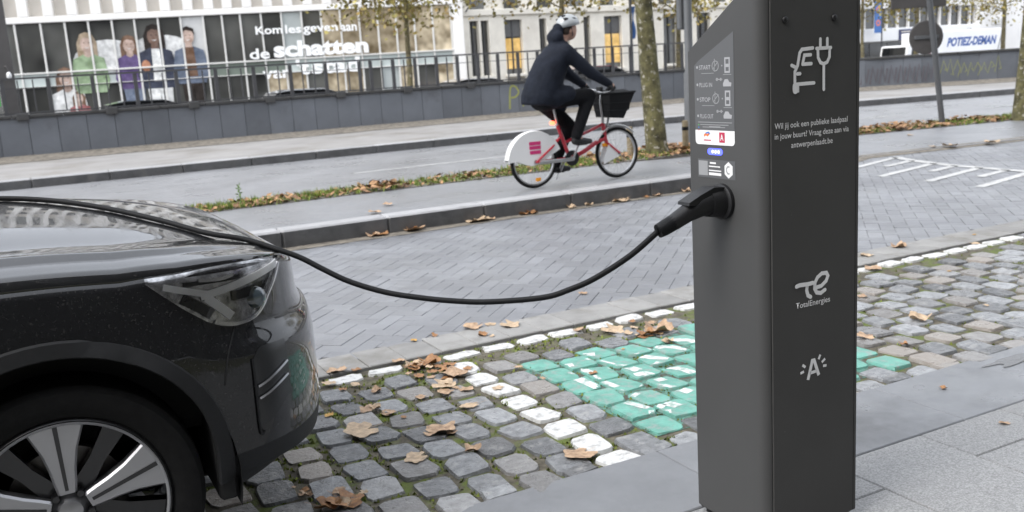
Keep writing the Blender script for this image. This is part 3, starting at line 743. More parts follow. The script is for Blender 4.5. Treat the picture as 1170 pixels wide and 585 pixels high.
front_sh = [s for s in SHUT if s[0] > -1.2]
def wshut(x):
    best = None
    for a, b in zip(front_sh, front_sh[1:]):
        if a[0] <= x <= b[0] and b[0] > a[0]:
            t = (x - a[0]) / (b[0] - a[0]); return a[1] + (b[1] - a[1]) * t
    return front_sh[0][1] if x < front_sh[0][0] else 0
def zhood(x, y):
    e = max(0, wshut(x) - abs(y)) if x < .8 else max(0, .3)
    return interp(ZCs, x) - interp(LDs, e) * interp(KX, x)
def shut_z(i):
    x, y = SHUT[i]; return interp(ZCs, x) - .126 * interp(KX, x)
# hull rows: (z, inset on the side, inset on the nose)
ROW = [(.235, .12, .14), (.26, .055, .07), (.30, .02, .03), (.36, .004, .01), (.42, .0, .003), (.50, .0, 0), (.58, .0, .0), (.65, .002, .002), (.70, .004, .012), (.735, .008, .034), (.78, .014, .044), (.84, .022, .047), (.89, .03, .05)]
ROW = [tuple(p) for p in smooth_tab(ROW, 5)]
cols = [i for i in range(len(OS))]
def hull_pt(i, r):
    x, y = OS[i][0], OS[i][1]; f_ = front(x)
    if r < len(ROW):
        z, a, b = ROW[r]; d = a + (b - a) * f_
        if z < .34 and x > .3: z += .075 * min(1, (x - .3) / .45) * 1   # lower lip rises to the nose
        if z > .7 and x > -1.15: z = .7 + (z - .7) * (shut_z(i) - .02 - .7) / (.89 - .7)
    else:
        d = d_shut(x) - .0015; z = (shut_z(i) if x > -1.15 else .99) - .007
    return (x + NS[i].x * d, y + NS[i].y * d, z)
NR = len(ROW) + 1
vs = []; fs = []
for i in cols:
    for r in range(NR): vs.append(hull_pt(i, r))
n0 = len(vs); full = [(x, -y, z) for x, y, z in vs] + [(x, y, z) for x, y, z in vs]
ARCH = [(0.0, .35), (-2.70, .35)]
def in_arch(c):
    return abs(c[1]) > .7 and any(math.hypot(c[0] - a, c[2] - b) < .452 - (.05 * max(0, 1 - max(0, (c[2] - b) / .45)) if a == 0 and c[0] > 0 else 0) for a, b in ARCH)
lower_f, body_f = [], []
for side in (0, 1):
    for i in range(len(cols) - 1):
        for r in range(NR - 1):
            q = [side * n0 + i * NR + r, side * n0 + (i + 1) * NR + r, side * n0 + (i + 1) * NR + r + 1, side * n0 + i * NR + r + 1]
            c = [sum(full[k][t] for k in q) / 4 for t in range(3)]
            if in_arch(c): continue
            (lower_f if r < 19 else body_f).append(tuple(q))
bm_ = MB(); bm_.add(full, body_f); body = bm_.build('body', M['car_paint'], car_root, smooth=50, world=False)
bl = MB(); bl.add(full, lower_f); bl.build('lower_cladding', M['cladding'], car_root, smooth=50, world=False)
hull_bvh = BVHTree.FromPolygons([Vector(v) for v in full], body_f + lower_f)
def yside(x, z):
    h = hull_bvh.ray_cast(Vector((x, -2, z)), Vector((0, 1, 0)))
    return h[0] if h[0] is not None else Vector((x, -.93, z))
def nside(x, z):
    h = hull_bvh.ray_cast(Vector((x, -2, z)), Vector((0, 1, 0)))
    if h[1] is None: return Vector((0, -1, 0))
    n_ = h[1].copy();
    return n_ if n_.y < 0 else -n_
# bonnet
hv, hf = [], []
ci = [i for i in cols if SHUT[i][0] > -.88]
NT = 60
for i in ci:
    sx, sy = SHUT[i]
    tx = min(sx, .30) if sx > .30 else sx
    f_ = min(1, max(0, (sx - .30) / .55)); tx = sx if sx <= .3 else .3 - .35 * f_ * 0 
    for k in range(NT + 1):
        t = (k / NT) ** 1.35
        x = sx + (tx - sx) * t; y = sy * (1 - t)
        z = zhood(x, y)
        if k == 0: z = shut_z(i)
        hv.append((x, y, z))
nn = len(hv)
# turn the rim down a little
lip = [(SHUT[i][0] + NS[i].x * .004, SHUT[i][1] + NS[i].y * .004, shut_z(i) - .02) for i in ci]
fullh = [(x, -y, z) for x, y, z in hv] + hv + [(x, -y, z) for x, y, z in lip] + lip
for side in (0, 1):
    b0 = side * nn
    for i in range(len(ci) - 1):
        for k in range(NT):
            hf.append((b0 + i * (NT + 1) + k, b0 + (i + 1) * (NT + 1) + k, b0 + (i + 1) * (NT + 1) + k + 1, b0 + i * (NT + 1) + k + 1))
        hf.append((2 * nn + side * len(ci) + i, 2 * nn + side * len(ci) + i + 1, b0 + (i + 1) * (NT + 1), b0 + i * (NT + 1)))
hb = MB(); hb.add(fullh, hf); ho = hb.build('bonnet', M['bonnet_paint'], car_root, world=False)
bmx = bmesh.new(); bmx.from_mesh(ho.data); bmesh.ops.remove_doubles(bmx, verts=bmx.verts[:], dist=.0008); bmesh.ops.recalc_face_normals(bmx, faces=bmx.faces[:]); bmx.to_mesh(ho.data); bmx.free()
ho.data.shade_smooth(); ho.data.set_sharp_from_angle(angle=R(55))
# dark inner structure closing the gaps
MB().cbox(-.8, .68, -.74, .74, .45, .80, .05).build('engine_bay', M['gap'], car_root, world=False)
MB().box(-3.3, .42, -.6, .6, .25, .46).build('floor_pan', M['gap'], car_root, world=False)
# wheel housings
for ax in (0.0, -2.70):
    for sgn in (-1, 1):
        mb = MB(); pr = []
        for k in range(25):
            a = R(-12 + 204 * k / 24); pr.append((ax + .45 * math.cos(a), .35 + .45 * math.sin(a)))
        vs = [(p[0], sgn * .905, p[1]) for p in pr] + [(p[0], sgn * .60, p[1]) for p in pr]
        L = len(pr); mb.add(vs, [(i, i + 1, L + i + 1, L + i) for i in range(L - 1)] + [tuple(range(L, 2 * L))])
        mb.build('wheel_housing', M['gap'], car_root, world=False)
        # arch moulding
        mb = MB(); vs = []; K = 40
        for k in range(K + 1):
            a = R((-2 if ax == 0 else -14) + (196 if ax == 0 else 208) * k / K); ca_, sa_ = math.cos(a), math.sin(a)
            fr_ = max(0, math.cos(a)) ** 2 if ax == 0 else 0
            ro = .482 - .045 * fr_ * max(0, 1 - max(0, sa_)) ; ri = .436 - .05 * fr_ * max(0, 1 - max(0, sa_))
            for rad, yy in ((ro, .928), (ro - .004, .941), (ri + .004, .943), (ri, .937), (ri, .89)):
                xx = ax + rad * ca_; zz = .352 + rad * sa_
                w_ = .93
                if xx > .1 and ax == 0: w_ = -hull_bvh.ray_cast(Vector((xx, -2, max(.3, zz))), Vector((0, 1, 0)))[0].y if hull_bvh.ray_cast(Vector((xx, -2, max(.3, zz))), Vector((0, 1, 0)))[0] is not None and abs(hull_bvh.ray_cast(Vector((xx, -2, max(.3, zz))), Vector((0, 1, 0)))[0].y) > .8 else .93 - .35 * max(0, xx - .1) ** 2
                if zz > .7: w_ -= .012 * min(1, (zz - .7) / .12)
                vs.append((xx, sgn * (yy - .93 + w_), zz))
        mb.add(vs, [(k * 5 + j, (k + 1) * 5 + j, (k + 1) * 5 + j + 1, k * 5 + j + 1) for k in range(K) for j in range(4)])
        mb.build('arch_moulding', M['cladding'], car_root, smooth=40, world=False)
for sgn in (-1, 1): MB().cbox(.385, .44, min(sgn * .58, sgn * .885), max(sgn * .58, sgn * .885), .275, .5, .01).build('wheel_liner', M['gap'], car_root, world=False)
# wheels
def make_wheel(ax, sgn):
    wy = sgn * .9
    tyre = MB().lathe([(.262, -.09), (.275, -.103), (.31, -.112), (.335, -.108), (.350, -.09), (.354, -.04), (.354, .04), (.350, .09), (.335, .108), (.31, .112), (.275, .103), (.262, .09)], 64, 'Y', (ax, sgn * .79, .353))
    t = tyre.build('tyre', M['tyre'], car_root, smooth=35, world=False)
    rim = MB().lathe([(.262, .0), (.262, .092), (.256, .098), (.250, .094), (.246, .07), (.235, .0), (.235, -.08), (.262, -.09)], 64, 'Y', (ax, 0, .353))
    rim.v = [(x, sgn * (.79 + y), z) for x, y, z in rim.v]; rm = rim.build('rim', M['rim_black'], t, smooth=35, world=False)
    d_ = MB().lathe([(.001, .0), (.155, .0), (.155, -.02), (.001, -.02)], 40, 'Y', (ax, 0, .353)); d_.v = [(x, sgn * (.79 + y), z) for x, y, z in d_.v]; d_.build('brake_disc', M['brake'], t, world=False)
    lip = MB().lathe([(.2525, .098), (.2490, .0995), (.2445, .096), (.2445, .088)], 64, 'Y', (ax, 0, .353)); lip.v = [(x, sgn * (.79 + y), z) for x, y, z in lip.v]; lip.build('rim_edge', M['rim_silver'], t, smooth=40, world=False)
    for k in range(5):
        a = R(90 + 72 * k + 2)
        def P(r_, s_, y_): return (ax + math.cos(a) * r_ - math.sin(a) * s_, sgn * (.79 + y_), .353 + math.sin(a) * r_ + math.cos(a) * s_)
        prof = [(.245, .074), (.215, .062), (.17, .045), (.12, .034), (.08, .029), (.05, .024)]
        mb = MB(); vs = []
        for r_, h_ in prof:
            yo = .094 - .012 * (1 - r_ / .25)
            vs += [P(r_, -h_, yo - .006), P(r_, -h_ + .006, yo), P(r_, h_ - .006, yo), P(r_, h_, yo - .006), P(r_, h_ * .9, yo - .05), P(r_, -h_ * .9, yo - .05)]
        fs = [(i * 6 + j, i * 6 + (j + 1) % 6, (i + 1) * 6 + (j + 1) % 6, (i + 1) * 6 + j) for i in range(len(prof) - 1) for j in range(6)] + [(0, 1, 2, 3, 4, 5), tuple(range(30, 36))]
        mb.add(vs, fs); sp = mb.build('spoke', M['rim_silver'], t, smooth=30, world=False)
        g_ = MB(); g_.add([P(.243, -.006, .0962), P(.243, .006, .0962), P(.06, .0045, .0865), P(.06, -.0045, .0865), P(.243, -.006, .09), P(.243, .006, .09), P(.06, .0045, .08), P(.06, -.0045, .08)], [(0, 1, 2, 3), (0, 4, 5, 1), (3, 2, 6, 7), (0, 3, 7, 4), (1, 5, 6, 2)])
        g_.build('spoke_groove', M['rim_black'], t, world=False)
        a2 = a + R(36)
        def Q(r_, s_, y_): return (ax + math.cos(a2) * r_ - math.sin(a2) * s_, sgn * (.79 + y_), .353 + math.sin(a2) * r_ + math.cos(a2) * s_)
        mb = MB(); vs = []
        for r_, h_ in ((.245, .03), (.15, .02), (.05, .026)):
            yo = .072 - .02 * (1 - r_ / .25)
            vs += [Q(r_, -h_, yo), Q(r_, h_, yo), Q(r_, h_, yo - .04), Q(r_, -h_, yo - .04)]
        mb.add(vs, [(i * 4 + j, i * 4 + (j + 1) % 4, (i + 1) * 4 + (j + 1) % 4, (i + 1) * 4 + j) for i in range(2) for j in range(4)]); mb.build('dark_spoke', M['rim_black'], t, world=False)
        nut = MB().lathe([(.0001, .086), (.009, .086), (.011, .08), (.011, .05)], 8, 'Y'); a3 = a + R(36); nut.v = [(ax + x + math.cos(a3) * .052, sgn * (.79 + y), .353 + z + math.sin(a3) * .052) for x, y, z in nut.v]; nut.build('wheel_nut', M['rim_black'], t, smooth=40, world=False)
    cap = MB().lathe([(.0001, .092), (.022, .091), (.03, .087), (.033, .08), (.04, .07), (.06, .05)], 28, 'Y', (ax, 0, .353)); cap.v = [(x, sgn * (.79 + y), z) for x, y, z in cap.v]; cap.build('hub_cap', M['rim_silver'], t, smooth=40, world=False)
for ax in (0.0, -2.70):
    for sgn in (-1, 1): make_wheel(ax, sgn)
# headlamps (both sides)
LT = [(.268, .938), (.35, .936), (.45, .931), (.55, .927), (.62, .922), (.652, .918)]
LBt = [(.262, .944), (.31, .898), (.36, .852), (.41, .812), (.45, .79), (.485, .780), (.52, .779), (.555, .786), (.585, .808), (.61, .84), (.64, .875), (.664, .915)]
_zs = [(SHUT[i][0], shut_z(i) - .013) for i in range(len(SHUT)) if .2 < SHUT[i][0] < .7 and SHUT[i][1] > .6]
LT = [(x / 100, interp(_zs, x / 100) - (.006 if x > 60 else 0)) for x in range(26, 67, 2)]
def lamp_grid(off, shrink, nx=30, nz=8, x0=.262, x1=.664, top=LT, bot=LBt):
    mb = MB(); vs = []
    for i in range(nx + 1):
        x = x0 + (x1 - x0) * i / nx; zt = interp(top, x) - shrink; zb = interp(bot, x) + shrink
        # never above the wing's own edge
        if zb > zt: zb = zt = (zb + zt) / 2
        for k in range(nz + 1):
            z = zb + (zt - zb) * k / nz; p = yside(x, z) + nside(x, z) * off; vs.append(tuple(p))
    mb.add(vs, [(i * (nz + 1) + k, (i + 1) * (nz + 1) + k, (i + 1) * (nz + 1) + k + 1, i * (nz + 1) + k + 1) for i in range(nx) for k in range(nz)]); return mb
def ribbon(pts, wd, off, th=.004, n=6):
    mb = MB(); P = smooth_tab([(a, b, 0) for a, b in pts], n) if len(pts) > 2 else [(pts[0][0] + (pts[1][0] - pts[0][0]) * k / n, pts[0][1] + (pts[1][1] - pts[0][1]) * k / n, 0) for k in range(n + 1)]
    vs = []
    for i, p in enumerate(P):
        a, b = Vector(P[max(0, i - 1)]), Vector(P[min(len(P) - 1, i + 1)]); d = (b - a).normalized(); nn_ = Vector((-d.y, d.x))
        for s_, o_ in ((-1, off), (-1, off + th), (1, off + th), (1, off)):
            x, z = p[0] + nn_.x * s_ * wd / 2, p[1] + nn_.y * s_ * wd / 2; vs.append(tuple(yside(x, z) + nside(x, z) * o_))
    mb.add(vs, [(i * 4 + j, (i + 1) * 4 + j, (i + 1) * 4 + j + 1, i * 4 + j + 1) for i in range(len(P) - 1) for j in range(3)]); return mb
def both(fn, name, m, par, smooth=40):
    for k, sg in enumerate((1, -1)):
        mb = fn(); mb.v = [(x, y * sg, z) for x, y, z in mb.v]; mb.build(name, m, par[k], smooth=smooth, world=False)
lamps = []
for sg in (1, -1):
    mb = lamp_grid(.0015, -.004); mb.v = [(x, y * sg, z) for x, y, z in mb.v]; lamps.append(mb.build('headlamp', M['lamp_grey'], car_root, smooth=40, world=False))
both(lambda: ribbon([(.305, .925), (.365, .903), (.42, .884)], .018, .003), 'daytime_lamp', M['lamp_white'], lamps)
both(lambda: ribbon([(.40, .880), (.47, .887), (.55, .897), (.652, .915)], .021, .003), 'daytime_lamp', M['lamp_white'], lamps)
both(lambda: ribbon([(.415, .875), (.455, .836), (.482, .806)], .024, .003), 'daytime_lamp', M['lamp_white'], lamps)
both(lambda: ribbon([(.36, .921), (.46, .915), (.52, .912)], .012, .003), 'reflector', M['lamp_dark'], lamps)
both(lambda: ribbon([(.40, .926), (.46, .918), (.50, .922)], .010, .0045), 'reflector', M['chrome'], lamps)
both(lambda: ribbon([(.35, .885), (.39, .855), (.425, .825)], .03, .0025), 'lamp_recess', M['lamp_dark'], lamps)
both(lambda: ribbon([(.49, .862), (.53, .862), (.60, .868)], .028, .0025), 'lamp_recess', M['lamp_dark'], lamps)
both(lambda: ribbon([(.66, .915), (.638, .878), (.605, .838), (.58, .806), (.552, .787), (.515, .781), (.475, .785), (.43, .803)], .010, .004), 'lower_trim', M['chrome'], lamps)
def lensf():
    p = yside(.555, .838); n_ = nside(.555, .838); mb = MB(); mb.ball(tuple(p - n_ * .012), .05, .024, .04, 24, 14); return mb
both(lensf, 'projector_lens', M['lens'], lamps)
both(lambda: lamp_grid(.012, -.003, 30, 8), 'lamp_cover', M['clear'], lamps)
# bumper side opening with two bright strips
SO = [(.528, .69), (.64, .70)]; SB = [(.515, .46), (.60, .49), (.64, .52)]
panels = []
for sg in (1, -1):
    mb = lamp_grid(.0015, 0, 10, 12, .522, .640, [(.522, .665), (.55, .70), (.64, .695)], [(.522, .465), (.56, .47), (.60, .50), (.64, .535)]); mb.v = [(x, y * sg, z) for x, y, z in mb.v]
    panels.append(mb.build('bumper_opening', M['lamp_dark'], car_root, smooth=40, world=False))
both(lambda: ribbon([(.524, .672), (.522, .46), (.535, .452)], .005, .003), 'opening_rim', M['cladding'], panels)
both(lambda: ribbon([(.53, .588), (.57, .60), (.635, .632)], .007, .004), 'bright_strip', M['chrome'], panels)
both(lambda: ribbon([(.53, .552), (.57, .563), (.632, .592)], .007, .004), 'bright_strip', M['chrome'], panels)
# panel joints: wing to bumper
both(lambda: ribbon([(.49, .778), (.455, .70), (.435, .62)], .005, .0006, .0008), 'panel_joint', M['gap'], [car_root, car_root])
both(lambda: ribbon([(-1.0, .95), (-1.02, .7), (-1.0, .4)], .006, .0006, .0008), 'panel_joint', M['gap'], [car_root, car_root])
# closed nose panel and number plate (faces away from the camera)
MB().cbox(.855, .884, -.12, .12, .50, .60, .004).build('nose_badge_plate', M['lamp_dark'], car_root, world=False)
# cabin: windscreen, roof, side glass (left of the picture)
def sect(x, zb, zt, wb, wt): return [(x, -wb, zb), (x, -wt, zt - .06), (x, -wt + .12, zt), (x, wt - .12, zt), (x, wt, zt - .06), (x, wb, zb)]
secs = [sect(-.82, 1.02, 1.10, .86, .84), sect(-1.55, .99, 1.58, .89, .66), sect(-2.2, .99, 1.64, .89, .66), sect(-3.0, .99, 1.6, .88, .64), sect(-3.5, .99, 1.15, .8, .7)]
vs = [p for s in secs for p in s]; gl, rf = [], []
for i in range(4):
    for j in range(5):
        q = (i * 6 + j, i * 6 + j + 1, (i + 1) * 6 + j + 1, (i + 1) * 6 + j)
        (rf if (j in (1, 2, 3) and i in (1, 2)) else gl).append(q)
a_ = MB(); a_.add(vs, gl); a_.build('windows', M['car_glass'], car_root, smooth=30, world=False)
a_ = MB(); a_.add(vs, rf); a_.build('roof', M['car_paint'], car_root, smooth=30, world=False)
# cable: the free span, then lying over the bonnet towards the far side
over = [(.69, 2.905), (.60, 2.985), (.50, 3.06), (.38, 3.19), (.22, 3.36), (.05, 3.5), (-.15, 3.6), (-.4, 3.72), (-.62, 3.95), (-.7, 4.2), (-.72, 4.42)]
for x, y in over: CAB.append((x, y, zhood(x, y - CY) + .0105))
CAB += [(-.72, 4.5, .93), (-.72, 4.52, .86)]
MB().tube(smooth_tab(CAB, 5), .0088, 12).build('cable', M['black_rubber'], cable, smooth=True)
# ------------------------------------------------------------------ retaining wall and railing across the road
M['wall_panel'] = mat('wall_panel', (.125, .135, .152), .55, .12, 1.5, .15, 60, rand='object', rvar=.14, stain=(1.3, .55, .8, (.08, .08, .085)))
M['wall_cap'] = mat('wall_cap', (.05, .05, .05), .7, .2, 4, .3, 40, stain=(3, .55, .7, (.03, .028, .025)))
M['rail'] = mat('rail', (.055, .055, .058), .55, .1, 8)
M['graffiti_yellow'] = mat('graffiti_yellow', (.3, .31, .09), .6, .1)
M['graffiti_dark'] = mat('graffiti_dark', (.1, .088, .098), .6, .1)
wall = empty('retaining_wall', (0, 23.4, .12))
tag(wall, 'long low dark grey panelled wall running along the far side of the road', 'wall')
pm = MB().cbox(-.288, .288, 0, .12, 0, .88, .006).mesh('wall_panel', M['wall_panel'])
cm = MB().cbox(-.5, .5, -.05, .3, 0, .07, .01).mesh('wall_cap', M['wall_cap'])
def along(tab, step, x0, x1):
    x = x0; out = []
    while x < x1:
        y = interp(tab, x); e = .01; s = (interp(tab, x + e) - interp(tab, x - e)) / (2 * e); dx = step / math.sqrt(1 + s * s)
        xm = x + dx / 2; out.append((xm, interp(tab, xm), math.atan(s))); x += dx
    return out
for x, y, a in along(WL, .584, -6.03, 44):
    o = link('wall_panel', pm, wall, Vector((x, y, .15)) - BASE[wall.name]); o.rotation_euler = (0, 0, a)
for x, y, a in along(WL, 1.02, -6.03, 44):
    o = link('wall_cap', cm, wall, Vector((x, y, 1.03)) - BASE[wall.name]); o.rotation_euler = (0, 0, a)
bk = MB(); vs = []
for x, y in WL: vs += [(x, y + .1, -1.2), (x, y + .28, -1.2), (x, y + .28, 1.02), (x, y + .1, 1.02)]
bk.add(vs, [(i * 4 + j, (i + 1) * 4 + j, (i + 1) * 4 + (j + 1) % 4, i * 4 + (j + 1) % 4) for i in range(len(WL) - 1) for j in range(4)]); bk.build('backing', M['wall_cap'], wall)
def wframe(x, z, off=-.004):
    y = interp(WL, x); e = .3; s = (interp(WL, x + e) - interp(WL, x - e)) / (2 * e); d = Vector((1, s, 0)).normalized(); n_ = Vector((d.y, -d.x, 0))
    return (Vector((x, y, z)) + n_ * abs(off), d, Vector((0, 0, 1)))
g1 = [[(.0, .05), (.05, .62), (.2, .66), (.3, .5), (.2, .38), (.06, .36)], [(.42, .1), (.46, .42)], [(.45, .55), (.47, .58)], [(.62, .12), (.6, .36), (.72, .4), (.8, .3), (.78, .15), (.66, .12)], [(.95, .4), (.9, .3), (1.02, .26), (1.0, .14), (.9, .12)]]
strokes([(smooth_tab([(a, b, 0) for a, b in l], 5), .05) for l in g1], .05, wframe(12.35, .28)).build('graffiti', M['graffiti_yellow'], wall, fix=False)
g2 = []
random.seed(5)
for k in range(9):
    x0 = k * .21
    g2.append(([(x0, .15 + .2 * random.random()), (x0 + .1, .5 + .2 * random.random()), (x0 + .2, .2 + .2 * random.random()), (x0 + .12, .1 + .3 * random.random())], .016))
strokes(g2, .035, wframe(25.15, .22)).build('graffiti', M['graffiti_yellow'], wall, fix=False)
g3 = []
for k in range(8):
    x0 = k * .28
    g3.append(([(x0, .1), (x0 + .08, .6), (x0 + .18, .15), (x0 + .24, .55)], .05))
strokes(g3, .03, wframe(22.95, .2)).build('graffiti', M['graffiti_dark'], wall, fix=False)

rail = empty('railing', (0, 23.5, 1.08))
tag(rail, 'grey steel railing with flat uprights standing on top of the long dark wall', 'railing')
L0 = BASE[rail.name]
RX0, RX1 = -5.5, 18.6
def rl(x): return interp(WL, x) + .1
for z0, z1, dy in ((1.855, 1.895, .04), (1.66, 1.675, .015), (1.12, 1.15, .03)):
    mb = MB(); st = [-5.5, 5, 12, 18.6]
    for a, b in zip(st, st[1:]):
        ya, yb = rl(a), rl(b); mb.add([(a, ya - dy, z0), (b, yb - dy, z0), (b, yb + dy, z0), (a, ya + dy, z0), (a, ya - dy, z1), (b, yb - dy, z1), (b, yb + dy, z1), (a, ya + dy, z1)], [(0, 1, 2, 3), (4, 7, 6, 5), (0, 4, 5, 1), (2, 6, 7, 3), (1, 5, 6, 2), (0, 3, 7, 4)])
    mb.build('handrail' if z1 > 1.8 else 'cross_rail', M['rail'], rail)
postm = MB().cbox(-.042, .042, -.03, .03, 0, .78, .004).mesh('upright', M['rail'])
barm = MB().cbox(-.013, .013, -.02, .02, 0, .70, .003).mesh('bar', M['rail'])
brk = MB().cbox(-.12, .12, -.16, .1, -.1, .05, .01).mesh('bracket', M['wall_cap'])
x = -5.4; k = 0
while x < 18.5:
    if x < 8.2:    # the left part is more open
        if k % 3 == 0: link('upright', postm, rail, Vector((x, rl(x), 1.07)) - L0)
        else: link('bar', barm, rail, Vector((x, rl(x), 1.14)) - L0)
        x += .3
    else:
        if k % 2 == 0: link('upright', postm, rail, Vector((x, rl(x), 1.07)) - L0)
        else: link('bar', barm, rail, Vector((x, rl(x), 1.14)) - L0)
        x += .31
    if k % 6 == 0: link('bracket', brk, rail, Vector((x, rl(x) - .02, 1.08)) - L0)
    k += 1

# ------------------------------------------------------------------ buildings
M['facade_white'] = mat('facade_white', (.82, .8, .77), .7, .05, .8, stain=(.6, .6, .8, (.72, .7, .66)))
M['facade_beige'] = mat('facade_beige', (.62, .58, .52), .7, .08, .8)
M['stone'] = mat('stone', (.72, .68, .6), .8, .1, 1.0, .3, 8, stain=(.8, .5, .75, (.6, .56, .49)))
M['stone_dark'] = mat('stone_dark', (.33, .3, .26), .8, .12, 1.2)
M['mullion'] = mat('mullion', (.66, .65, .62), .5, .05)
M['pane'] = mat('pane', (.04, .04, .038), .05, .3, .35, spec=.7, detail=2, c2=(.1, .1, .092), rand='object', rvar=.4)  # broad tone gradients in the glass colour stand in for reflections
M['pane_warm'] = mat('pane_warm', (.13, .11, .08), .08, .6, 1.1, detail=2, c2=(.32, .28, .21), emit=(1.0, .75, .42), estr=.05, rand='object', rvar=.6)
M['pane_pale'] = mat('pane_pale', (.42, .45, .44), .1, .08, .8)
M['pane_yellow'] = mat('pane_yellow', (.36, .23, .09), .1, .35, 1.4, c2=(.6, .42, .18), emit=(1.0, .6, .12), estr=.16)
M['pane_poster'] = mat('pane_poster', (.6, .6, .59), .2, .05)
M['spandrel'] = mat('spandrel', (.5, .55, .53), .25, .08, .8, rand='object', rvar=.12)
M['spandrel_dark'] = mat('spandrel_dark', (.16, .19, .16), .3, .2, .8)
M['sign_white'] = mat('sign_white', (.85, .85, .85), .4, .02)
M['text_white'] = mat('text_white', (.9, .9, .89), .4, .02)
M['roof_grey'] = mat('roof_grey', (.12, .12, .12), .8, .1)
AN = -math.atan(.24)
def facade_building(name, label, loc, rz):
    o = empty(name, loc, rz); tag(o, label, 'building'); return o
# 1) glazed modern building; local u along the facade, facing -y
mod = facade_building('office_building', 'white office building with a glazed street front carrying posters of smiling people', (3, 54, -.4), AN)
def u_of(x36):
    k = 54.72 / (36 + .24 * x36); X = k * x36; return (X - 3) / math.cos(AN)
def z_of(x36, z36): return 1.45 + (z36 - 1.45) * 54.72 / (36 + .24 * x36) + .4
U0, U1 = -18.0, u_of(16.45)
mull = [u_of(a) for a in (.64, 1.42, 2.16, 2.89, 3.64, 4.37, 5.15, 5.91, 6.69, 7.35, 8.0, 8.76, 9.51, 10.27, 11.02, 11.77, 12.52, 13.27, 14.03, 14.8, 15.59, 16.4)]
pitch = (mull[-1] - mull[0]) / (len(mull) - 1)
while mull[0] > U0 + pitch: mull.insert(0, mull[0] - pitch)
ZT, ZM, ZS, ZB = 5.5, 3.02, 2.38, 0.0
W = lambda mb, name, m, par, **k: mb.build(name, m, par, world=False, **k)
W(MB().box(U0, U1 + .5, .35, 16, 0, 25), 'core', M['facade_beige'], mod)
W(MB().box(U0, U1 + .5, -.05, 16.1, 25, 25.4), 'roof', M['roof_grey'], mod)
W(MB().cbox(U0, U1 + .5, -.12, .35, ZT, ZT + .3, .02), 'lintel_band', M['facade_white'], mod)
W(MB().cbox(U1, U1 + .62, -.1, .4, 0, 25, .02), 'end_pier', M['facade_white'], mod)
pier_m = MB().cbox(-.24, .24, -.1, .36, 0, 19.1, .01).mesh('pier', M['facade_white'])
for a, b in zip(mull, mull[1:]):
    link('pier', pier_m, mod, ((a + b) / 2 - .12, 0, ZT + .32))
upw = MB().box(-.36, .36, .28, .345, 0, 1.7).mesh('upper_window', M['pane'])
sp_m = MB().box(-.36, .36, .29, .345, 0, 1.6).mesh('recess_panel', M['facade_beige'])
for a, b in zip(mull, mull[1:]):
    for fl in range(5): link('upper_window', upw, mod, ((a + b) / 2 + .4, 0, ZT + 1.9 + fl * 3.4))
mul_m = MB().cbox(-.045, .045, -.06, .2, 0, ZT, .008).mesh('mullion', M['mullion'])
for a in mull: link('mullion', mul_m, mod, (a, 0, 0))
for i, (a, b) in enumerate(zip(mull, mull[1:])):
    x36c = i - (len(mull) - 22)       # index counted from the first mullion in view
    w_ = b - a - .1; c = (a + b) / 2
    key = 'pane'
    if x36c in (13, 12): key = 'pane_pale'
    if x36c >= 14: key = 'pane_warm'
    if x36c == 13: key = 'pane'
    if x36c == 12: key = 'pane_pale'
    if x36c == 7: key = 'pane_poster'
    W(MB().box(c - w_ / 2, c + w_ / 2, .05, .09, ZM + .06, ZT - .03), 'pane', M[key], mod)
    lowk = 'pane_warm' if x36c >= 10 and x36c % 3 != 1 else 'pane'
    if x36c in (17,): lowk = 'pane_pale'
    W(MB().box(c - w_ / 2, c + w_ / 2, .05, .09, .1, ZS - .05), 'pane', M[lowk], mod)
    W(MB().cbox(c - w_ / 2, c + w_ / 2, .02, .1, ZS, ZM, .01), 'spandrel', M['spandrel_dark' if 8 <= x36c < 12 else 'spandrel'], mod)
W(MB().cbox(U0, U1, -.1, .2, ZM - .02, ZM + .06, .01), 'transom', M['mullion'], mod)
W(MB().cbox(U0, U1, -.08, .2, ZS - .05, ZS, .01), 'transom', M['mullion'], mod)
# lettering on the glass
def modf(u, z): return (Vector((u, -.115, z)), Vector((1, 0, 0)), Vector((0, 0, 1)))
_b = BASE[mod.name]; BASE[mod.name] = Vector((0, 0, 0))
def mtext(s, x36a, x36b, z36, h36, wt):
    ua, ub = u_of(x36a), u_of(x36b); kk = 54.72 / (36 + .24 * (x36a + x36b) / 2)
    text(s, 'window_lettering', M['text_white'], mod, modf(ua, 1.85 + (z36 - 1.45) * kk), (ub - ua, h36 * kk), weight=wt, depth=.001)
mtext('Kom', 8.51, 9.51, 3.22, .30, .025)
mtext('les', 9.61, 10.22, 3.22, .31, .025)
mtext('geven', 10.29, 11.64, 3.14, .32, .025)
mtext('aan', 11.75, 12.4, 3.22, .24, .025)
mtext('de', 8.2, 8.94, 2.34, .38, .02)
mtext('schatten', 9.1, 12.8, 2.36, .6, .045)
mtext('van', 8.6, 9.68, 1.6, .3, .025)
mtext("'t", 9.88, 10.39, 1.68, .56, .035)
mtext('stad', 10.46, 12.4, 1.68, .56, .035)
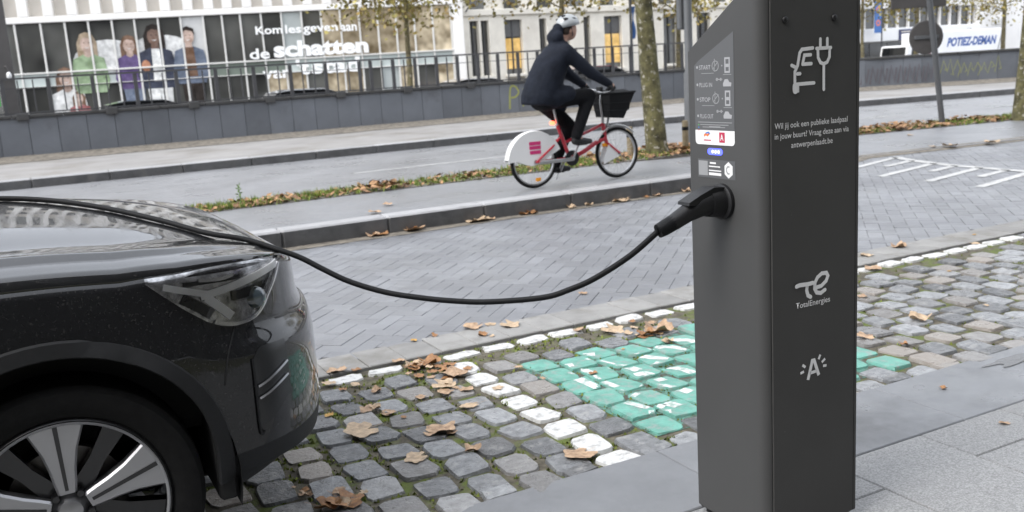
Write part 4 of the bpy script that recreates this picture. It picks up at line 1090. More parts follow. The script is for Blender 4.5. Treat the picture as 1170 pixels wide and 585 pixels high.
# poster figures behind the glass: flat prints
FIG = {}
for nm, c_ in dict(skin=(.55, .36, .27), skin_dark=(.22, .12, .08), hair_brown=(.2, .1, .05), hair_dark=(.04, .03, .025), hair_blond=(.42, .3, .17), green=(.28, .42, .2), purple=(.13, .07, .25), navy=(.05, .06, .1), white=(.68, .68, .66), red=(.4, .1, .1), blue=(.15, .2, .3), orange=(.5, .18, .06), denim=(.12, .16, .24)).items():
    g_ = sum(c_) / 3; FIG[nm] = mat('print_' + nm, tuple(.62 * x + .38 * g_ for x in c_), .15, .38, 2.2, stain=(3.5, .5, .75, tuple(.55 * x for x in c_)))
poster = empty('poster', (0, 0, 0)); poster.location = mod.location; poster.rotation_euler = mod.rotation_euler
tag(poster, 'large window poster showing five smiling people, left of the white lettering', 'poster')
KF = 1.47
def pf(x36, z36): return (u_of(x36), 1.85 + (z36 - 1.45) * 54.72 / (36 + .24 * x36))
layer = [0]
def shape(name, pts, m):
    layer[0] += 1; y = .014 - layer[0] * .0011
    mb = MB(); mb.add([(p[0], y, p[1]) for p in pts], [tuple(range(len(pts)))]); mb.build(name, m, poster, world=False, fix=False)
def ell(u, z, a, b, n=18): return [(u + a * math.cos(2 * math.pi * k / n), z + b * math.sin(2 * math.pi * k / n)) for k in range(n)]
def blob(u, z, pts): return [(u + a, z + b) for a, b in pts]
P0 = lambda px36, z36: pf(px36, z36)
u, z = P0(3.3, 2.55)
shape('backdrop', [p for p in ell(u + .15, z - .1, 1.75, 1.15, 28) if p[1] > z - .75] , FIG['white'])
u2, z2 = P0(5.2, 2.6)
shape('backdrop', [p for p in ell(u2 - .1, z2 - .1, 1.9, 1.2, 28) if p[1] > z2 - 1.6], FIG['white'])
u3, z3 = P0(8.0 - .9, 2.4)
def person_print(u, z, s, torso, skin, hair, long=True, lower=None):
    # z: chin height, s: head height
    if lower: shape('print_legs', blob(u, z, [(-.75 * s, -2.3 * s), (-.6 * s, -4.4 * s), (-.05 * s, -4.4 * s), (0, -2.8 * s), (.1 * s, -4.4 * s), (.65 * s, -4.4 * s), (.75 * s, -2.3 * s)]), lower)
    if long: shape('print_hair', blob(u, z, [(-.62 * s, -.9 * s), (-.62 * s, .5 * s), (-.35 * s, 1.08 * s), (0, 1.2 * s), (.38 * s, 1.06 * s), (.62 * s, .5 * s), (.6 * s, -.9 * s), (.3 * s, -.5 * s), (-.3 * s, -.5 * s)]), hair)
    shape('print_torso', blob(u, z, [(-.3 * s, -.22 * s), (-.95 * s, -.5 * s), (-1.2 * s, -1.9 * s), (-.9 * s, -2.7 * s), (.9 * s, -2.7 * s), (1.15 * s, -1.9 * s), (.95 * s, -.5 * s), (.3 * s, -.22 * s)]), torso)
    shape('print_neck', blob(u, z, [(-.2 * s, .2 * s), (-.24 * s, -.3 * s), (0, -.42 * s), (.24 * s, -.3 * s), (.2 * s, .2 * s)]), skin)
    shape('print_face', ell(u, z + .45 * s, .4 * s, .54 * s), skin)
    shape('print_fringe', blob(u, z, [(-.44 * s, .5 * s), (-.42 * s, .95 * s), (0, 1.15 * s), (.42 * s, .95 * s), (.44 * s, .5 * s), (.3 * s, .78 * s), (-.1 * s, .88 * s), (-.32 * s, .75 * s)]), hair)
    shape('print_smile', blob(u, z, [(-.16 * s, .26 * s), (0, .16 * s), (.16 * s, .26 * s), (0, .22 * s)]), FIG['white'])
    for sx in (-.15, .15): shape('print_eye', ell(u + sx * s, z + .52 * s, .05 * s, .03 * s, 8), FIG['hair_dark'])
a = P0(1.95, 1.77); person_print(a[0], a[1], .8, FIG['white'], FIG['skin'], FIG['hair_brown'])
b = P0(2.2, 1.2); person_print(b[0] + .1, b[1], .5, FIG['red'], FIG['skin'], FIG['hair_brown'])
a = P0(2.75, 2.9); person_print(a[0], a[1], .78, FIG['green'], FIG['skin'], FIG['hair_blond'])
a = P0(4.09, 2.82); person_print(a[0], a[1], .7, FIG['purple'], FIG['skin'], FIG['hair_brown'], lower=FIG['blue'])
a = P0(4.95, 3.05); person_print(a[0], a[1], .84, FIG['navy'], FIG['skin_dark'], FIG['hair_dark'], lower=FIG['white'])
shape('print_shirt', blob(a[0], a[1], [(-.2, -.25), (-.25, -1.9), (.25, -1.9), (.2, -.25)]), FIG['white'])
shape('print_ball', ell(a[0] - .55, a[1] - 1.1, .22, .3), FIG['orange'])
a = P0(6.09, 3.02); person_print(a[0], a[1], .76, FIG['denim'], FIG['skin'], FIG['hair_dark'], long=False, lower=FIG['hair_dark'])
shape('print_shirt', blob(a[0], a[1], [(-.22, -.2), (-.3, -1.7), (.3, -1.7), (.22, -.2)]), FIG['hair_brown'])
BASE[mod.name] = _b
# 2) stone building with tall windows
sx0 = 16.95 * 1.37; SB_Y = 49.5; SK = SB_Y / 36
stone = facade_building('stone_building', 'pale stone building with tall windows, two of them glowing yellow, behind the cyclist', (sx0, SB_Y, -.6), 0)
def su(x36): return x36 * SK - sx0
def sz(z36): return 1.45 + (z36 - 1.45) * SK + .6
SL = su(38.5)
W(MB().box(.05, SL, .5, 14, 0, 16), 'wall_core', M['stone'], stone)
W(MB().cbox(-.02, SL, -.25, .55, 15.4, 16.1, .04), 'cornice', M['stone'], stone)
W(MB().cbox(-.01, SL, -.16, .55, sz(3.62), sz(3.62) + .35, .03), 'string_course', M['stone'], stone)
W(MB().cbox(-.005, SL, -.12, .6, 0, .9, .03), 'plinth', M['stone_dark'], stone)
wins = [(17.22, 17.62, 'pane'), (17.74, 18.1, 'pane'), (18.83, 19.66, 'pane_yellow'), (20.5, 20.85, 'pane'), (21.55, 22.0, 'pane'), (22.72, 23.06, 'pane'), (23.78, 24.7, 'pane_yellow'), (25.7, 26.1, 'pane'), (27.0, 27.8, 'pane'), (28.9, 29.7, 'pane'), (30.9, 31.7, 'pane'), (32.9, 33.7, 'pane'), (34.9, 35.7, 'pane')]
edges = [0.05]
for a36, b36, key in wins:
    a, b = su(a36), su(b36); t = sz(3.43); s = sz(1.2)
    W(MB().box(a, b, .3, .34, s, t), 'window', M['pane'], stone)
    wn = stone.children[-1]
    if key == 'pane_yellow':
        W(MB().box(a + .04, (a + b) / 2 - .05, .26, .29, s + .3, t - 1.05), 'lit_pane', M[key], wn); W(MB().box((a + b) / 2 + .05, b - .04, .26, .29, s + .3, t - 1.05), 'lit_pane', M[key], wn)
        W(MB().box(a, b, .24, .29, t - .95, t), 'blind', M['roof_grey'], wn)
    W(MB().cbox((a + b) / 2 - .04, (a + b) / 2 + .04, .2, .3, s, t, .005), 'glazing_bar', M['rail'], wn)
    W(MB().cbox(a - .12, b + .12, -.18, .3, s - .16, s, .02), 'sill', M['stone'], stone)
    edges += [a, b]
edges.append(SL)
for a, b in zip(edges[::2], edges[1::2]):
    if b - a > .02: W(MB().cbox(a, b, -.02, .5, .88, sz(3.55), .03), 'pilaster', M['stone'], stone)
W(MB().box(.05, SL - .01, .0, .5, sz(3.43), sz(3.66)), 'lintel', M['stone'], stone)
upm = MB().box(-.45, .45, .42, .52, 0, 2.6).mesh('upper_window', M['pane'])
for k in range(13):
    for fl in range(3):
        link('upper_window', upm, stone, (1.2 + k * 2.2, -.0, 5.2 + fl * 3.4))
MB_ = MB().tube([(0, 0, 0), (0, -.5, .25), (0, -.8, .2)], .04, 8); cm_ = MB_.build('camera_bracket', M['rail'], stone, world=False); cm_.location = (su(17.05), 0, sz(3.75))
# 3) shop building on the right
RK = 1.42; RY = 36 * RK
shop = facade_building('shop_building', 'white building with a ribbon of windows over a shopfront, behind the lorry', (38.9 * RK, RY, -1.6), 0)
def ru(x36): return (x36 - 38.9) * RK
def rz_(z36): return 1.45 + (z36 - 1.45) * RK + 1.6
RLN = ru(75)
W(MB().box(0, RLN, .4, 14, 0, 15), 'wall_core', M['facade_white'], shop)
W(MB().box(-.2, RLN, .2, 14.2, 15, 15.3), 'roof', M['roof_grey'], shop)
za, zb = rz_(2.28), rz_(3.3)
W(MB().cbox(0, ru(48.6), -.1, .4, zb, zb + 1.0, .03), 'upper_band', M['facade_white'], shop)
x = 39.1; k = 0
while x < 48.2:
    W(MB().box(ru(x) + .06, ru(x + .82) - .06, .3, .34, za, zb), 'window', M['pane'], shop)
    W(MB().cbox(ru(x) - .06, ru(x) + .06, .1, .42, za, zb, .01), 'mullion', M['facade_white'], shop); x += .82
W(MB().cbox(0, ru(48.6), -.3, .4, rz_(1.62), za, .03), 'fascia', M['sign_white'], shop)
W(MB().cbox(ru(48.5), ru(49.2), -.12, .4, 0, 14.9, .03), 'pier', M['facade_white'], shop)
W(MB().box(ru(50.2), ru(51.1), .3, .42, rz_(2.2), rz_(2.5)), 'vent', M['mullion'], shop)
x = 39.1
while x < 48:
    W(MB().box(ru(x) + .05, ru(x + 1.3) - .05, .3, .36, 0, rz_(1.55)), 'shop_window', M['pane'], shop); x += 1.3
M['sign_navy'] = mat('sign_navy', (.03, .04, .12), .4, .05)
W(MB().cbox(ru(42.1), ru(43.75), -.36, -.31, rz_(1.62), rz_(2.18), .01), 'sign_board', M['sign_navy'], shop); sbd = shop.children[-1]
for k in range(3):
    W(MB().box(ru(42.25), ru(43.6 - .2 * (k % 2)), -.366, -.361, rz_(1.72 + k * .15), rz_(1.79 + k * .15)), 'sign_line', M['facade_beige'], sbd)
W(MB().box(ru(44.05), ru(44.95), -.306, -.301, rz_(1.75), rz_(1.82)), 'sign_line', M['print_blue'], shop)
# hanging blue banner and leaning white banner
ban = empty('banner', (39.85 * RK, RY - 1.2, -1.6)); tag(ban, 'tall blue banner with orange marks hanging in front of the shop building', 'banner')
M['banner_blue'] = mat('banner_blue', (.06, .16, .42), .6, .1, 2)
b_ = ban
MB().cbox(-.38, .32, -.02, .02, rz_(2.05), rz_(3.9), .005).build('cloth', M['banner_blue'], b_, world=False)
MB().tube([(.38, 0, 0), (.38, 0, rz_(4.2))], .05, 8).build('pole', M['rail'], b_, world=False)
for zz in (3.2, 2.55):
    strokes([arc(-.03, rz_(zz), .17, 0, 360, 14)], .09, ((0, -.022, 0), (1, 0, 0), (0, 0, 1))).build('banner_mark', M['print_orange'], b_, world=False, fix=False)
lb = empty('leaning_board', (51.3 * RK, RY - 2, -1.6)); tag(lb, 'narrow white board leaning at a slant by the right end of the shop building', 'board')
MB().prism([(-.35, rz_(3.35)), (.15, rz_(3.35)), (1.75, rz_(.4)), (1.2, rz_(.4))], 1, -.04, .04).build('board', M['sign_white'], lb, world=False)
MB().tube([(.2, .3, rz_(3.6)), (1.9, .3, rz_(.2))], .09, 8).build('strut', M['print_blue'], lb, world=False)
# 4) brick house on the near side, behind the viewpoint (mirrored in the paint)
M['house_brick'] = mat('house_brick', (.07, .066, .064), .85, .2, 3, .3, 30)
hs_ = facade_building('brick_house', 'tall dark brick house on the near side, seen only mirrored in the car', (0, -7, 0), 0)
W(MB().box(-30, 30, -10, 0, 0, 15), 'wall', M['house_brick'], hs_)
wm = MB().cbox(-.6, .6, -.05, .03, 0, 1.9, .02).mesh('window', M['pane'])
for k in range(20):
    for fl in range(4): link('window', wm, hs_, (-28.5 + k * 3, .0, 1.0 + fl * 3.4))
W(MB().cbox(-30.2, 30.2, -10.2, .3, 15, 15.4, .05), 'cornice', M['stone'], hs_)

# ------------------------------------------------------------------ lorry, parked cars
M['lorry_white'] = mat('lorry_white', (.84, .84, .84), .35, .04, 1)
M['lorry_text'] = mat('lorry_text', (.035, .1, .33), .4, .05)
LK = 1.42; LY = 31 * LK; LX = 36.85 * LK; LZ = -1.75
lorry = empty('lorry', (LX, LY, LZ)); tag(lorry, 'white removal lorry with blue lettering parked behind the dark wall', 'lorry')
def lu(x): return (x - 36.85) * LK
def lz(z): return 1.45 + (z - 1.45) * LK - LZ
LW = 2.3
MB().cbox(lu(38.55), lu(43.72), 0, LW, .95, lz(1.9), .04).build('cargo_box', M['lorry_white'], lorry, world=False)
cbz = lz(1.36)
cab = MB().prism([(.0, .5), (.02, 1.2), (.15, 1.45), (.42, cbz - .06), (.6, cbz), (2.15, cbz), (2.25, cbz - .1), (2.25, .5)], 1, .08, LW - .08).build('cab', M['lorry_white'], lorry, world=False)
MB().prism([(.62, 1.5), (.85, cbz - .16), (1.45, cbz - .16), (1.5, 1.5)], 1, .05, .08).build('side_window', M['car_glass'], cab, world=False)
MB().prism([(.13, 1.48), (.4, cbz - .12), (.44, cbz - .12), (.19, 1.48)], 1, .2, LW - .2).build('windscreen', M['car_glass'], cab, world=False)
MB().cbox(.35, .5, -.22, -.02, 1.55, 2.0, .02).build('wing_mirror', M['black_plastic'], cab, world=False)
MB().box(.1, lu(43.6), .3, LW - .3, .55, .95).build('chassis', M['rail'], lorry, world=False)
for xx in (.75, lu(42.3)):
    for yy in (.02, LW - .3):
        MB().lathe([(.2, 0), (.45, .02), (.48, .14), (.45, .26), (.2, .28)], 24, 'Y', (xx, yy, .48)).build('wheel', M['tyre'], lorry, smooth=40, world=False)
MB().cbox(lu(38.5), lu(38.62), -.015, 0.02, 1.0, lz(1.86), .004).build('marker_strip', M['print_red'], lorry, world=False)
_b = BASE[lorry.name]; BASE[lorry.name] = Vector((0, 0, 0))
text('POTIEZ-DEMAN', 'company_lettering', M['lorry_text'], lorry, ((lu(39.75), -.004, lz(1.16)), (1, 0, 0), (0, 0, 1)), (lu(43.35) - lu(39.75), .60), shear=.28, weight=.045)
BASE[lorry.name] = _b
strokes([([(lu(42.9), 1.2), (lu(43.3), 1.7), (lu(43.7), lz(1.6))], .12)], .1, ((0, -.003, 0), (1, 0, 0), (0, 0, 1))).build('swoosh', M['print_pale'], lorry, world=False, fix=False)
M['small_car_dark'] = mat('small_car_dark', (.05, .055, .06), .25, 0, coat=1.); M['small_car_pale'] = mat('small_car_pale', (.6, .62, .65), .25, 0, coat=1.); M['small_car_red'] = mat('small_car_red', (.28, .05, .06), .25, 0, coat=1.); M['small_car_white'] = mat('small_car_white', (.7, .7, .72), .25, 0, coat=1.)
def small_car(loc, rz, paint, label):
    r_ = empty('parked_car', loc, rz); tag(r_, label, 'car', 'cars parked behind the railing')
    prof = [(-2.05, .35), (-2.08, .7), (-1.95, .92), (-1.2, .98), (.75, .96), (1.6, .84), (2.02, .68), (2.08, .35)]
    b_ = MB().prism(prof, 1, -.85, .85).build('body', paint, r_, world=False)
    md = b_.modifiers.new('b', 'BEVEL'); md.width = .08; md.segments = 2; md.limit_method = 'ANGLE'; md.angle_limit = R(25)
    g_ = MB().prism([(-1.85, .95), (-1.35, 1.38), (-.9, 1.46), (.1, 1.44), (.55, 1.3), (1.15, .94)], 1, -.72, .72).build('windows', M['car_glass'], r_, world=False)
    rf_ = MB().prism([(-1.38, 1.385), (-.9, 1.47), (.1, 1.45), (.45, 1.35), (.1, 1.42), (-.9, 1.44)], 1, -.73, .73).build('roof', paint, r_, world=False)
    for xx in (-1.3, 1.3):
        for yy in (-.87, .67): MB().lathe([(.15, 0), (.29, .01), (.31, .05), (.31, .15), (.29, .2), (.15, .2)], 24, 'Y', (xx, yy, .31)).build('wheel', M['tyre'], r_, smooth=40, world=False)
    for xx, mk in ((2.02, 'lamp_white'), (-2.05, 'print_red')):
        for yy in (-.62, .62): MB().cbox(xx - .06, xx + .05, yy - .16, yy + .16, .66, .78, .02).build('lamp', M[mk], r_, world=False)
    return r_
small_car((3.55 * 30 / 27, 30, -.27), 0, M['small_car_dark'], 'dark car showing only its roof over the railing below the poster')
small_car((7.85 * 30 / 27, 30, -.25), 0, M['small_car_pale'], 'pale silver car behind the railing under the white lettering')
small_car((13.2 * 32 / 27, 32, -.3), 0, M['small_car_white'], 'white car behind the railing just left of the cyclist')
small_car((17.5 * 30 / 27, 30, -.12), 0, M['small_car_red'], 'dark red car behind the railing, seen past the handlebar')
# ------------------------------------------------------------------ trees, posts, signs
M['bark'] = mat('bark', (.12, .095, .06), .9, .3, 9, .9, 30, c2=(.16, .14, .07), stain=(7, .56, .66, (.36, .33, .26)))
M['bark_moss'] = mat('bark_moss', (.05, .045, .022), .95, .5, 9, 1.0, 34, c2=(.12, .11, .05), stain=(13, .57, .62, (.36, .34, .29)))
M['foliage'] = mat('foliage', (.2, .19, .05), .7, .3, 2, c2=(.3, .25, .08), rand='island', rvar=.5, rhue=(.3, .2, .06))
def tree(loc, label, h, r0, lean, crown_z, crown_r, n_leaf, leaf, bark, top_x=None, seed=1, clumps=26, thin=.5):
    rd = random.Random(seed)
    t = empty('tree', loc); tag(t, label, 'tree', 'street trees')
    pts = [(0, 0, -.05), (lean[0] * .03, lean[1] * .03, .12)]
    for k in range(1, 9):
        f = k / 8; pts.append((lean[0] * f + rd.uniform(-.03, .03), lean[1] * f + rd.uniform(-.03, .03), h * f))
    rad = [r0 * 1.25, r0 * 1.08] + [r0 * (1 - .75 * k / 8) for k in range(1, 9)]
    mb = MB(); mb.tube(pts, rad, 12)
    ends = []
    for k in range(15):
        z0 = crown_z * .75 + (h - crown_z * .75) * rd.random() * .9; f = z0 / h; a = rd.uniform(0, 6.28); ln = crown_r * rd.uniform(.6, 1.05)
        p0 = Vector((lean[0] * f, lean[1] * f, z0)); d = Vector((math.cos(a), math.sin(a), rd.uniform(-.05, .6)))
        p1 = p0 + d * ln * .5 + Vector((0, 0, rd.uniform(0, .2))); p2 = p0 + d * ln + Vector((0, 0, rd.uniform(-.3, .3)))
        rr = r0 * .3 * (1 - .6 * f); mb.tube([p0, p1, p2], [rr, rr * .65, rr * .25], 6); ends += [p1, p2, (p1 + p2) / 2]
        for _ in range(2):
            q = p1.lerp(p2, rd.random()); e = q + Vector((rd.uniform(-1, 1), rd.uniform(-1, 1), rd.uniform(-.6, .5))) * crown_r * .3; mb.tube([q, e], [rr * .3, rr * .1], 5); ends.append(e)
    mb.build('trunk', M[bark], t, smooth=40, world=False)
    lb_ = MB()
    for _ in range(n_leaf):
        c = ends[rd.randrange(len(ends))]; sp = crown_r * .2
        p = c + Vector((rd.gauss(0, sp), rd.gauss(0, sp), rd.gauss(0, sp * .8)))
        a, b = rd.uniform(0, 6.28), rd.uniform(-1.2, 1.2); u = Vector((math.cos(a) * math.cos(b), math.sin(a) * math.cos(b), math.sin(b))); v = u.orthogonal().normalized(); v.rotate(Matrix.Rotation(rd.uniform(0, 6.28), 3, u))
        s = leaf * rd.uniform(.6, 1.3)
        lb_.add([p, p + u * s * .5 + v * s * .42, p + u * s * 1.1, p + u * s * .5 - v * s * .42], [(0, 1, 2, 3)])
    lb_.build('crown', M['foliage'], t, world=False, fix=False)
    return t
tree((7.88, 10.72, .16), 'leaning mossy tree trunk between the cyclist and the charging post', 8.5, .14, (-.55, .1), 5.2, 2.6, 3000, .13, 'bark_moss', seed=3)
tree((15.52, 10.55, .03), 'tree trunk cut off by the right edge of the picture', 8.0, .16, (.55, .05), 5.2, 2.4, 2500, .13, 'bark_moss', seed=4)
YT = 28 / 26
tree((10.35 * YT, 28, -.3), 'thin young tree with yellowing leaves in front of the white lettering', 7.2, .11, (.25, 0), 4.0, 2.3, 4200, .14, 'bark', seed=11)
tree((15.6 * YT, 28, -.3), 'yellow-green street tree above the cyclist, in front of the stone building', 8.2, .13, (.1, 0), 4.5, 3.0, 5600, .14, 'bark', seed=21)
tree((20.4 * YT, 28.4, -.4), 'leafy street tree partly hidden by the charging post top', 7.5, .12, (0, 0), 4.0, 2.2, 5200, .14, 'bark', seed=32)
tree((31.6 * 1.2, 26 * 1.2, -1.3), 'thin tree in front of the lorry cab', 8.2, .13, (0, 0), 4.9, 2.6, 4000, .15, 'bark', seed=41)
tree((36.75 * 1.2, 26 * 1.2, -1.5), 'thin tree at the rear end of the lorry', 8.2, .14, (0, 0), 5.3, 2.6, 2400, .13, 'bark', seed=52)
tree((29.2 * 1.2, 26.5 * 1.2, -1.2), 'sparse yellow tree in front of the shop windows right of the post', 8.0, .1, (0, 0), 4.9, 2.4, 4000, .15, 'bark', seed=61)

M['pole_grey'] = mat('pole_grey', (.11, .115, .12), .5, .08, 4)
M['sign_back'] = mat('sign_back', (.085, .08, .078), .5, .1, 5)
M['stake'] = mat('stake', (.23, .19, .12), .85, .25, 9, .5, 40)
# tree stakes
for x, y, h, lb_ in ((7.42, 10.72, .42, 'short wooden stake left of the mossy tree trunk'), (8.5, 10.9, .42, 'short wooden stake right of the mossy tree trunk')):
    s_ = empty('wooden_stake', (x, y, .15)); tag(s_, lb_, 'stake', 'stakes beside the tree')
    MB().tube([(0, 0, 0), (0, 0, h - .02), (0, 0, h)], [.045, .045, .035], 10).build('shaft', M['stake'], s_, world=False, smooth=40)
    MB().tube([(0, 0, h - .14), (0, 0, h - .09)], .047, 10).build('band', M['black_rubber'], s_, world=False)
# lamp post
lp = empty('lamp_post', (9.07, 11.5, .1)); tag(lp, 'dark grey lamp post rising beside the slanted top of the charging post', 'lamp post')
MB().tube([(0, 0, 0), (0, 0, 1.1), (0, 0, 1.15), (0, 0, 7.6), (0, -.3, 8.0), (0, -1.2, 8.2)], [.085, .085, .062, .05, .045, .04], 16).build('pole', M['pole_grey'], lp, smooth=40, world=False)
MB().cbox(-.14, .14, -1.9, -1.1, 8.15, 8.27, .03).build('lamp_head', M['pole_grey'], lp, world=False)
MB().cbox(-.1, .1, .05, .16, 1.75, 2.25, .02).build('switch_box', M['pole_grey'], lp, world=False)
fpole = empty('flag_pole', (18.2 * 1.1, 28.6, -.4)); tag(fpole, 'thin flag pole with a narrow blue flag behind the mossy tree', 'flag pole')
MB().tube([(0, 0, 0), (0, 0, 8)], [.06, .04], 10).build('pole', M['pole_grey'], fpole, smooth=40, world=False)
mb = MB(); vs = []
for k in range(9):
    for j in range(4): vs.append((.05 + .12 * j / 3 * (1 + .1 * math.sin(k)), .05 * math.sin(k * .9 + j), 2.6 + k * .14))
mb.add(vs, [(k * 4 + j, k * 4 + j + 1, (k + 1) * 4 + j + 1, (k + 1) * 4 + j) for k in range(8) for j in range(3)]); mb.build('flag', M['banner_blue'], fpole, smooth=True, world=False)
# dark column on the far left
dc = empty('steel_column', (.12, 25.2, -.2)); tag(dc, 'wide dark steel column at the left edge, behind the railing', 'column')
MB().cbox(-.17, .17, -.12, .12, 0, 9, .02).build('shaft', M['sign_back'], dc, world=False)
MB().ball((.06, -.2, 2.18), .055, .055, .09).build('white_lantern', M['lorry_white'], dc, smooth=True, world=False)
MB().tube([(0, -.1, 2.4), (.03, -.2, 2.38), (.06, -.2, 2.3)], .02, 6).build('lantern_arm', M['sign_back'], dc, world=False)
MB().cbox(-.3, -.2, -.14, -.1, 1.5, 2.1, .01).build('small_sign', M['print_green'], dc, world=False)
# road sign seen from behind
sg = empty('road_sign', (14.3, 11.2, .03)); tag(sg, 'leaning road sign post seen from behind, round and square plates', 'road sign')
lx = -.40 / 2.1
def sp(z, dx=0): return (lx * z + dx, 0, z)
MB().tube([sp(0), sp(2.9)], .05, 14).build('post', M['pole_grey'], sg, smooth=40, world=False)
ang = R(-32)
def plate(mb, name, m):
    cs, sn = math.cos(ang), math.sin(ang)
    mb.v = [(x * cs - y * sn, x * sn + y * cs, z) for x, y, z in mb.v]; return mb.build(name, m, sg, world=False)
cz = 1.50
d1 = MB().lathe([(.0001, .0), (.27, .0), (.285, .008), (.285, .02), (.0001, .02)], 36, 'Y', (lx * cz, .055, cz)); rp_ = plate(d1, 'round_plate', M['sign_back'])
d2 = MB().cbox(lx * cz - .2, lx * cz + .2, .03, .055, cz - .03, cz + .03, .005); plate(d2, 'clamp', M['pole_grey'])
cz2 = 2.22
d3 = MB().cbox(lx * cz2 - .46, lx * cz2 + .46, .055, .08, cz2 - .22, cz2 + .3, .01); plate(d3, 'square_plate', M['sign_back'])
d4 = MB().cbox(lx * cz2 - .46, lx * cz2 + .46, .03, .055, cz2 - .02, cz2 + .04, .005); plate(d4, 'clamp', M['pole_grey'])
# weed on the verge
M['weed'] = mat('weed', (.14, .24, .06), .7, .2, 10)
wd = empty('weed', (2.1, 10.45, .16)); tag(wd, 'single tall green weed on the verge beyond the car bonnet', 'weed')
MB().tube([(0, 0, 0), (.01, 0, .12), (-.01, 0, .24)], [.006, .005, .003], 6).build('stem', M['weed'], wd, world=False)
for k in range(14):
    a = k * 2.4; z = .07 + .012 * k; r_ = .06 - .0025 * k; c_, s_ = math.cos(a), math.sin(a)
    mb = MB(); mb.add([(0, 0, z), (c_ * r_ * .5 - s_ * .014, s_ * r_ * .5 + c_ * .014, z + .025), (c_ * r_, s_ * r_, z + .02), (c_ * r_ * .5 + s_ * .014, s_ * r_ * .5 - c_ * .014, z + .025)], [(0, 1, 2, 3)]); mb.build('leaf', M['weed'], wd, world=False, fix=False)
# ------------------------------------------------------------------ bicycle and rider
M['bike_red'] = mat('bike_red', (.42, .012, .03), .3, .03, coat=.6)
M['bike_white'] = mat('bike_white', (.74, .74, .73), .4, .03)
M['steel'] = mat('steel', (.5, .5, .5), .3, .03, metal=.9)
M['reflector'] = mat('reflector', (.9, .35, .02), .3, .03)
M['tail_red'] = mat('tail_red', (.8, .05, .03), .3, 0, emit=(1, .12, .05), estr=2.5)
M['magenta'] = mat('magenta', (.55, .03, .16), .45, .03)
M['coat'] = mat('coat', (.011, .014, .022), .85, .3, 9, 1.0, 13, spec=.2)
M['trouser'] = mat('trouser', (.008, .0085, .01), .9, .2, 14, .3, 60, spec=.15)
M['shoe'] = mat('shoe', (.012, .012, .013), .55, .1)
M['skin'] = mat('skin', (.45, .26, .19), .5, .06, 12)
M['basket_black'] = mat('basket_black', (.008, .008, .009), .7, .1, spec=.2)
M['helmet'] = mat('helmet', (.36, .38, .39), .35, .05, 9, coat=.5)
M['helmet_dark'] = mat('helmet_dark', (.03, .03, .032), .5)
M['hair'] = mat('hair', (.05, .035, .025), .7, .2, 30)
BX, BYY, BZ = 4.93, 8.94, .16
bike = empty('bicycle', (BX, BYY, BZ)); tag(bike, 'red and white city hire bicycle with a black front basket, ridden on the cycle path', 'bicycle')
WR = .285; HF = 1.075
def bwheel(hx, name):
    t = MB().lathe([(WR - .034, -.012), (WR - .02, -.02), (WR - .006, -.016), (WR, 0), (WR - .006, .016), (WR - .02, .02), (WR - .034, .012)], 44, 'Y', (hx, 0, WR), closed=True).build('tyre', M['tyre'], bike, smooth=True, world=False)
    MB().lathe([(WR - .048, -.011), (WR - .034, -.012), (WR - .034, .012), (WR - .048, .011)], 44, 'Y', (hx, 0, WR), closed=True).build('rim', M['steel'], t, smooth=30, world=False)
    MB().lathe([(.001, -.05), (.022, -.05), (.03, -.03), (.022, -.02), (.022, .02), (.03, .03), (.022, .05), (.001, .05)], 16, 'Y', (hx, 0, WR)).build('hub', M['steel'], t, smooth=40, world=False)
    mb = MB()
    for k in range(28):
        a = 2 * math.pi * k / 28; s_ = .03 if k % 2 else -.03; a2 = a + (.35 if k % 4 < 2 else -.35)
        mb.tube([(hx + .024 * math.cos(a2), s_, WR + .024 * math.sin(a2)), (hx + (WR - .045) * math.cos(a), 0, WR + (WR - .045) * math.sin(a))], .0013, 4, caps=False)
    mb.build('spokes', M['steel'], t, world=False)
    return t
wr_ = bwheel(0, 'rear'); wf_ = bwheel(HF, 'front')
MB().cbox(-.015 + .03, .075, -.012, .012, .07, .11, .006).build('spoke_reflector', M['reflector'], wr_, world=False)
MB().cbox(HF - .19, HF - .12, -.014, .014, WR + .08, WR + .12, .006).build('spoke_reflector', M['reflector'], wf_, world=False)
# frame
fr = MB()
HT, HB_ = (.905, 0, .62), (.925, 0, .46); BB = (.453, 0, .285); ST = (.318, 0, .65)
fr.tube([HT, HB_], .024, 12)
fr.tube(smooth_tab([HB_, (.80, 0, .42), (.62, 0, .33), BB], 5), .026, 12)
fr.tube(smooth_tab([HT, (.78, 0, .575), (.62, 0, .525), (.48, 0, .48), (.375, 0, .45)], 5), .017, 10)
fr.tube([ST, BB], .021, 12)
for s_ in (-1, 1):
    fr.tube([BB, (.3, s_ * .05, .28), (0, s_ * .065, WR)], .012, 8); fr.tube([(.35, 0, .52), (.2, s_ * .055, .42), (0, s_ * .065, WR)], .010, 8)
fr.build('frame', M['bike_red'], bike, smooth=40, world=False)
fk = MB(); fk.tube([HB_, (.945, 0, .40)], .022, 10)
for s_ in (-1, 1): fk.tube(smooth_tab([(.945, 0, .41), (.955, s_ * .045, .385), (1.02, s_ * .05, .33), (HF, s_ * .055, WR)], 4), .013, 8)
fk.build('fork', M['bike_red'], bike, smooth=40, world=False)
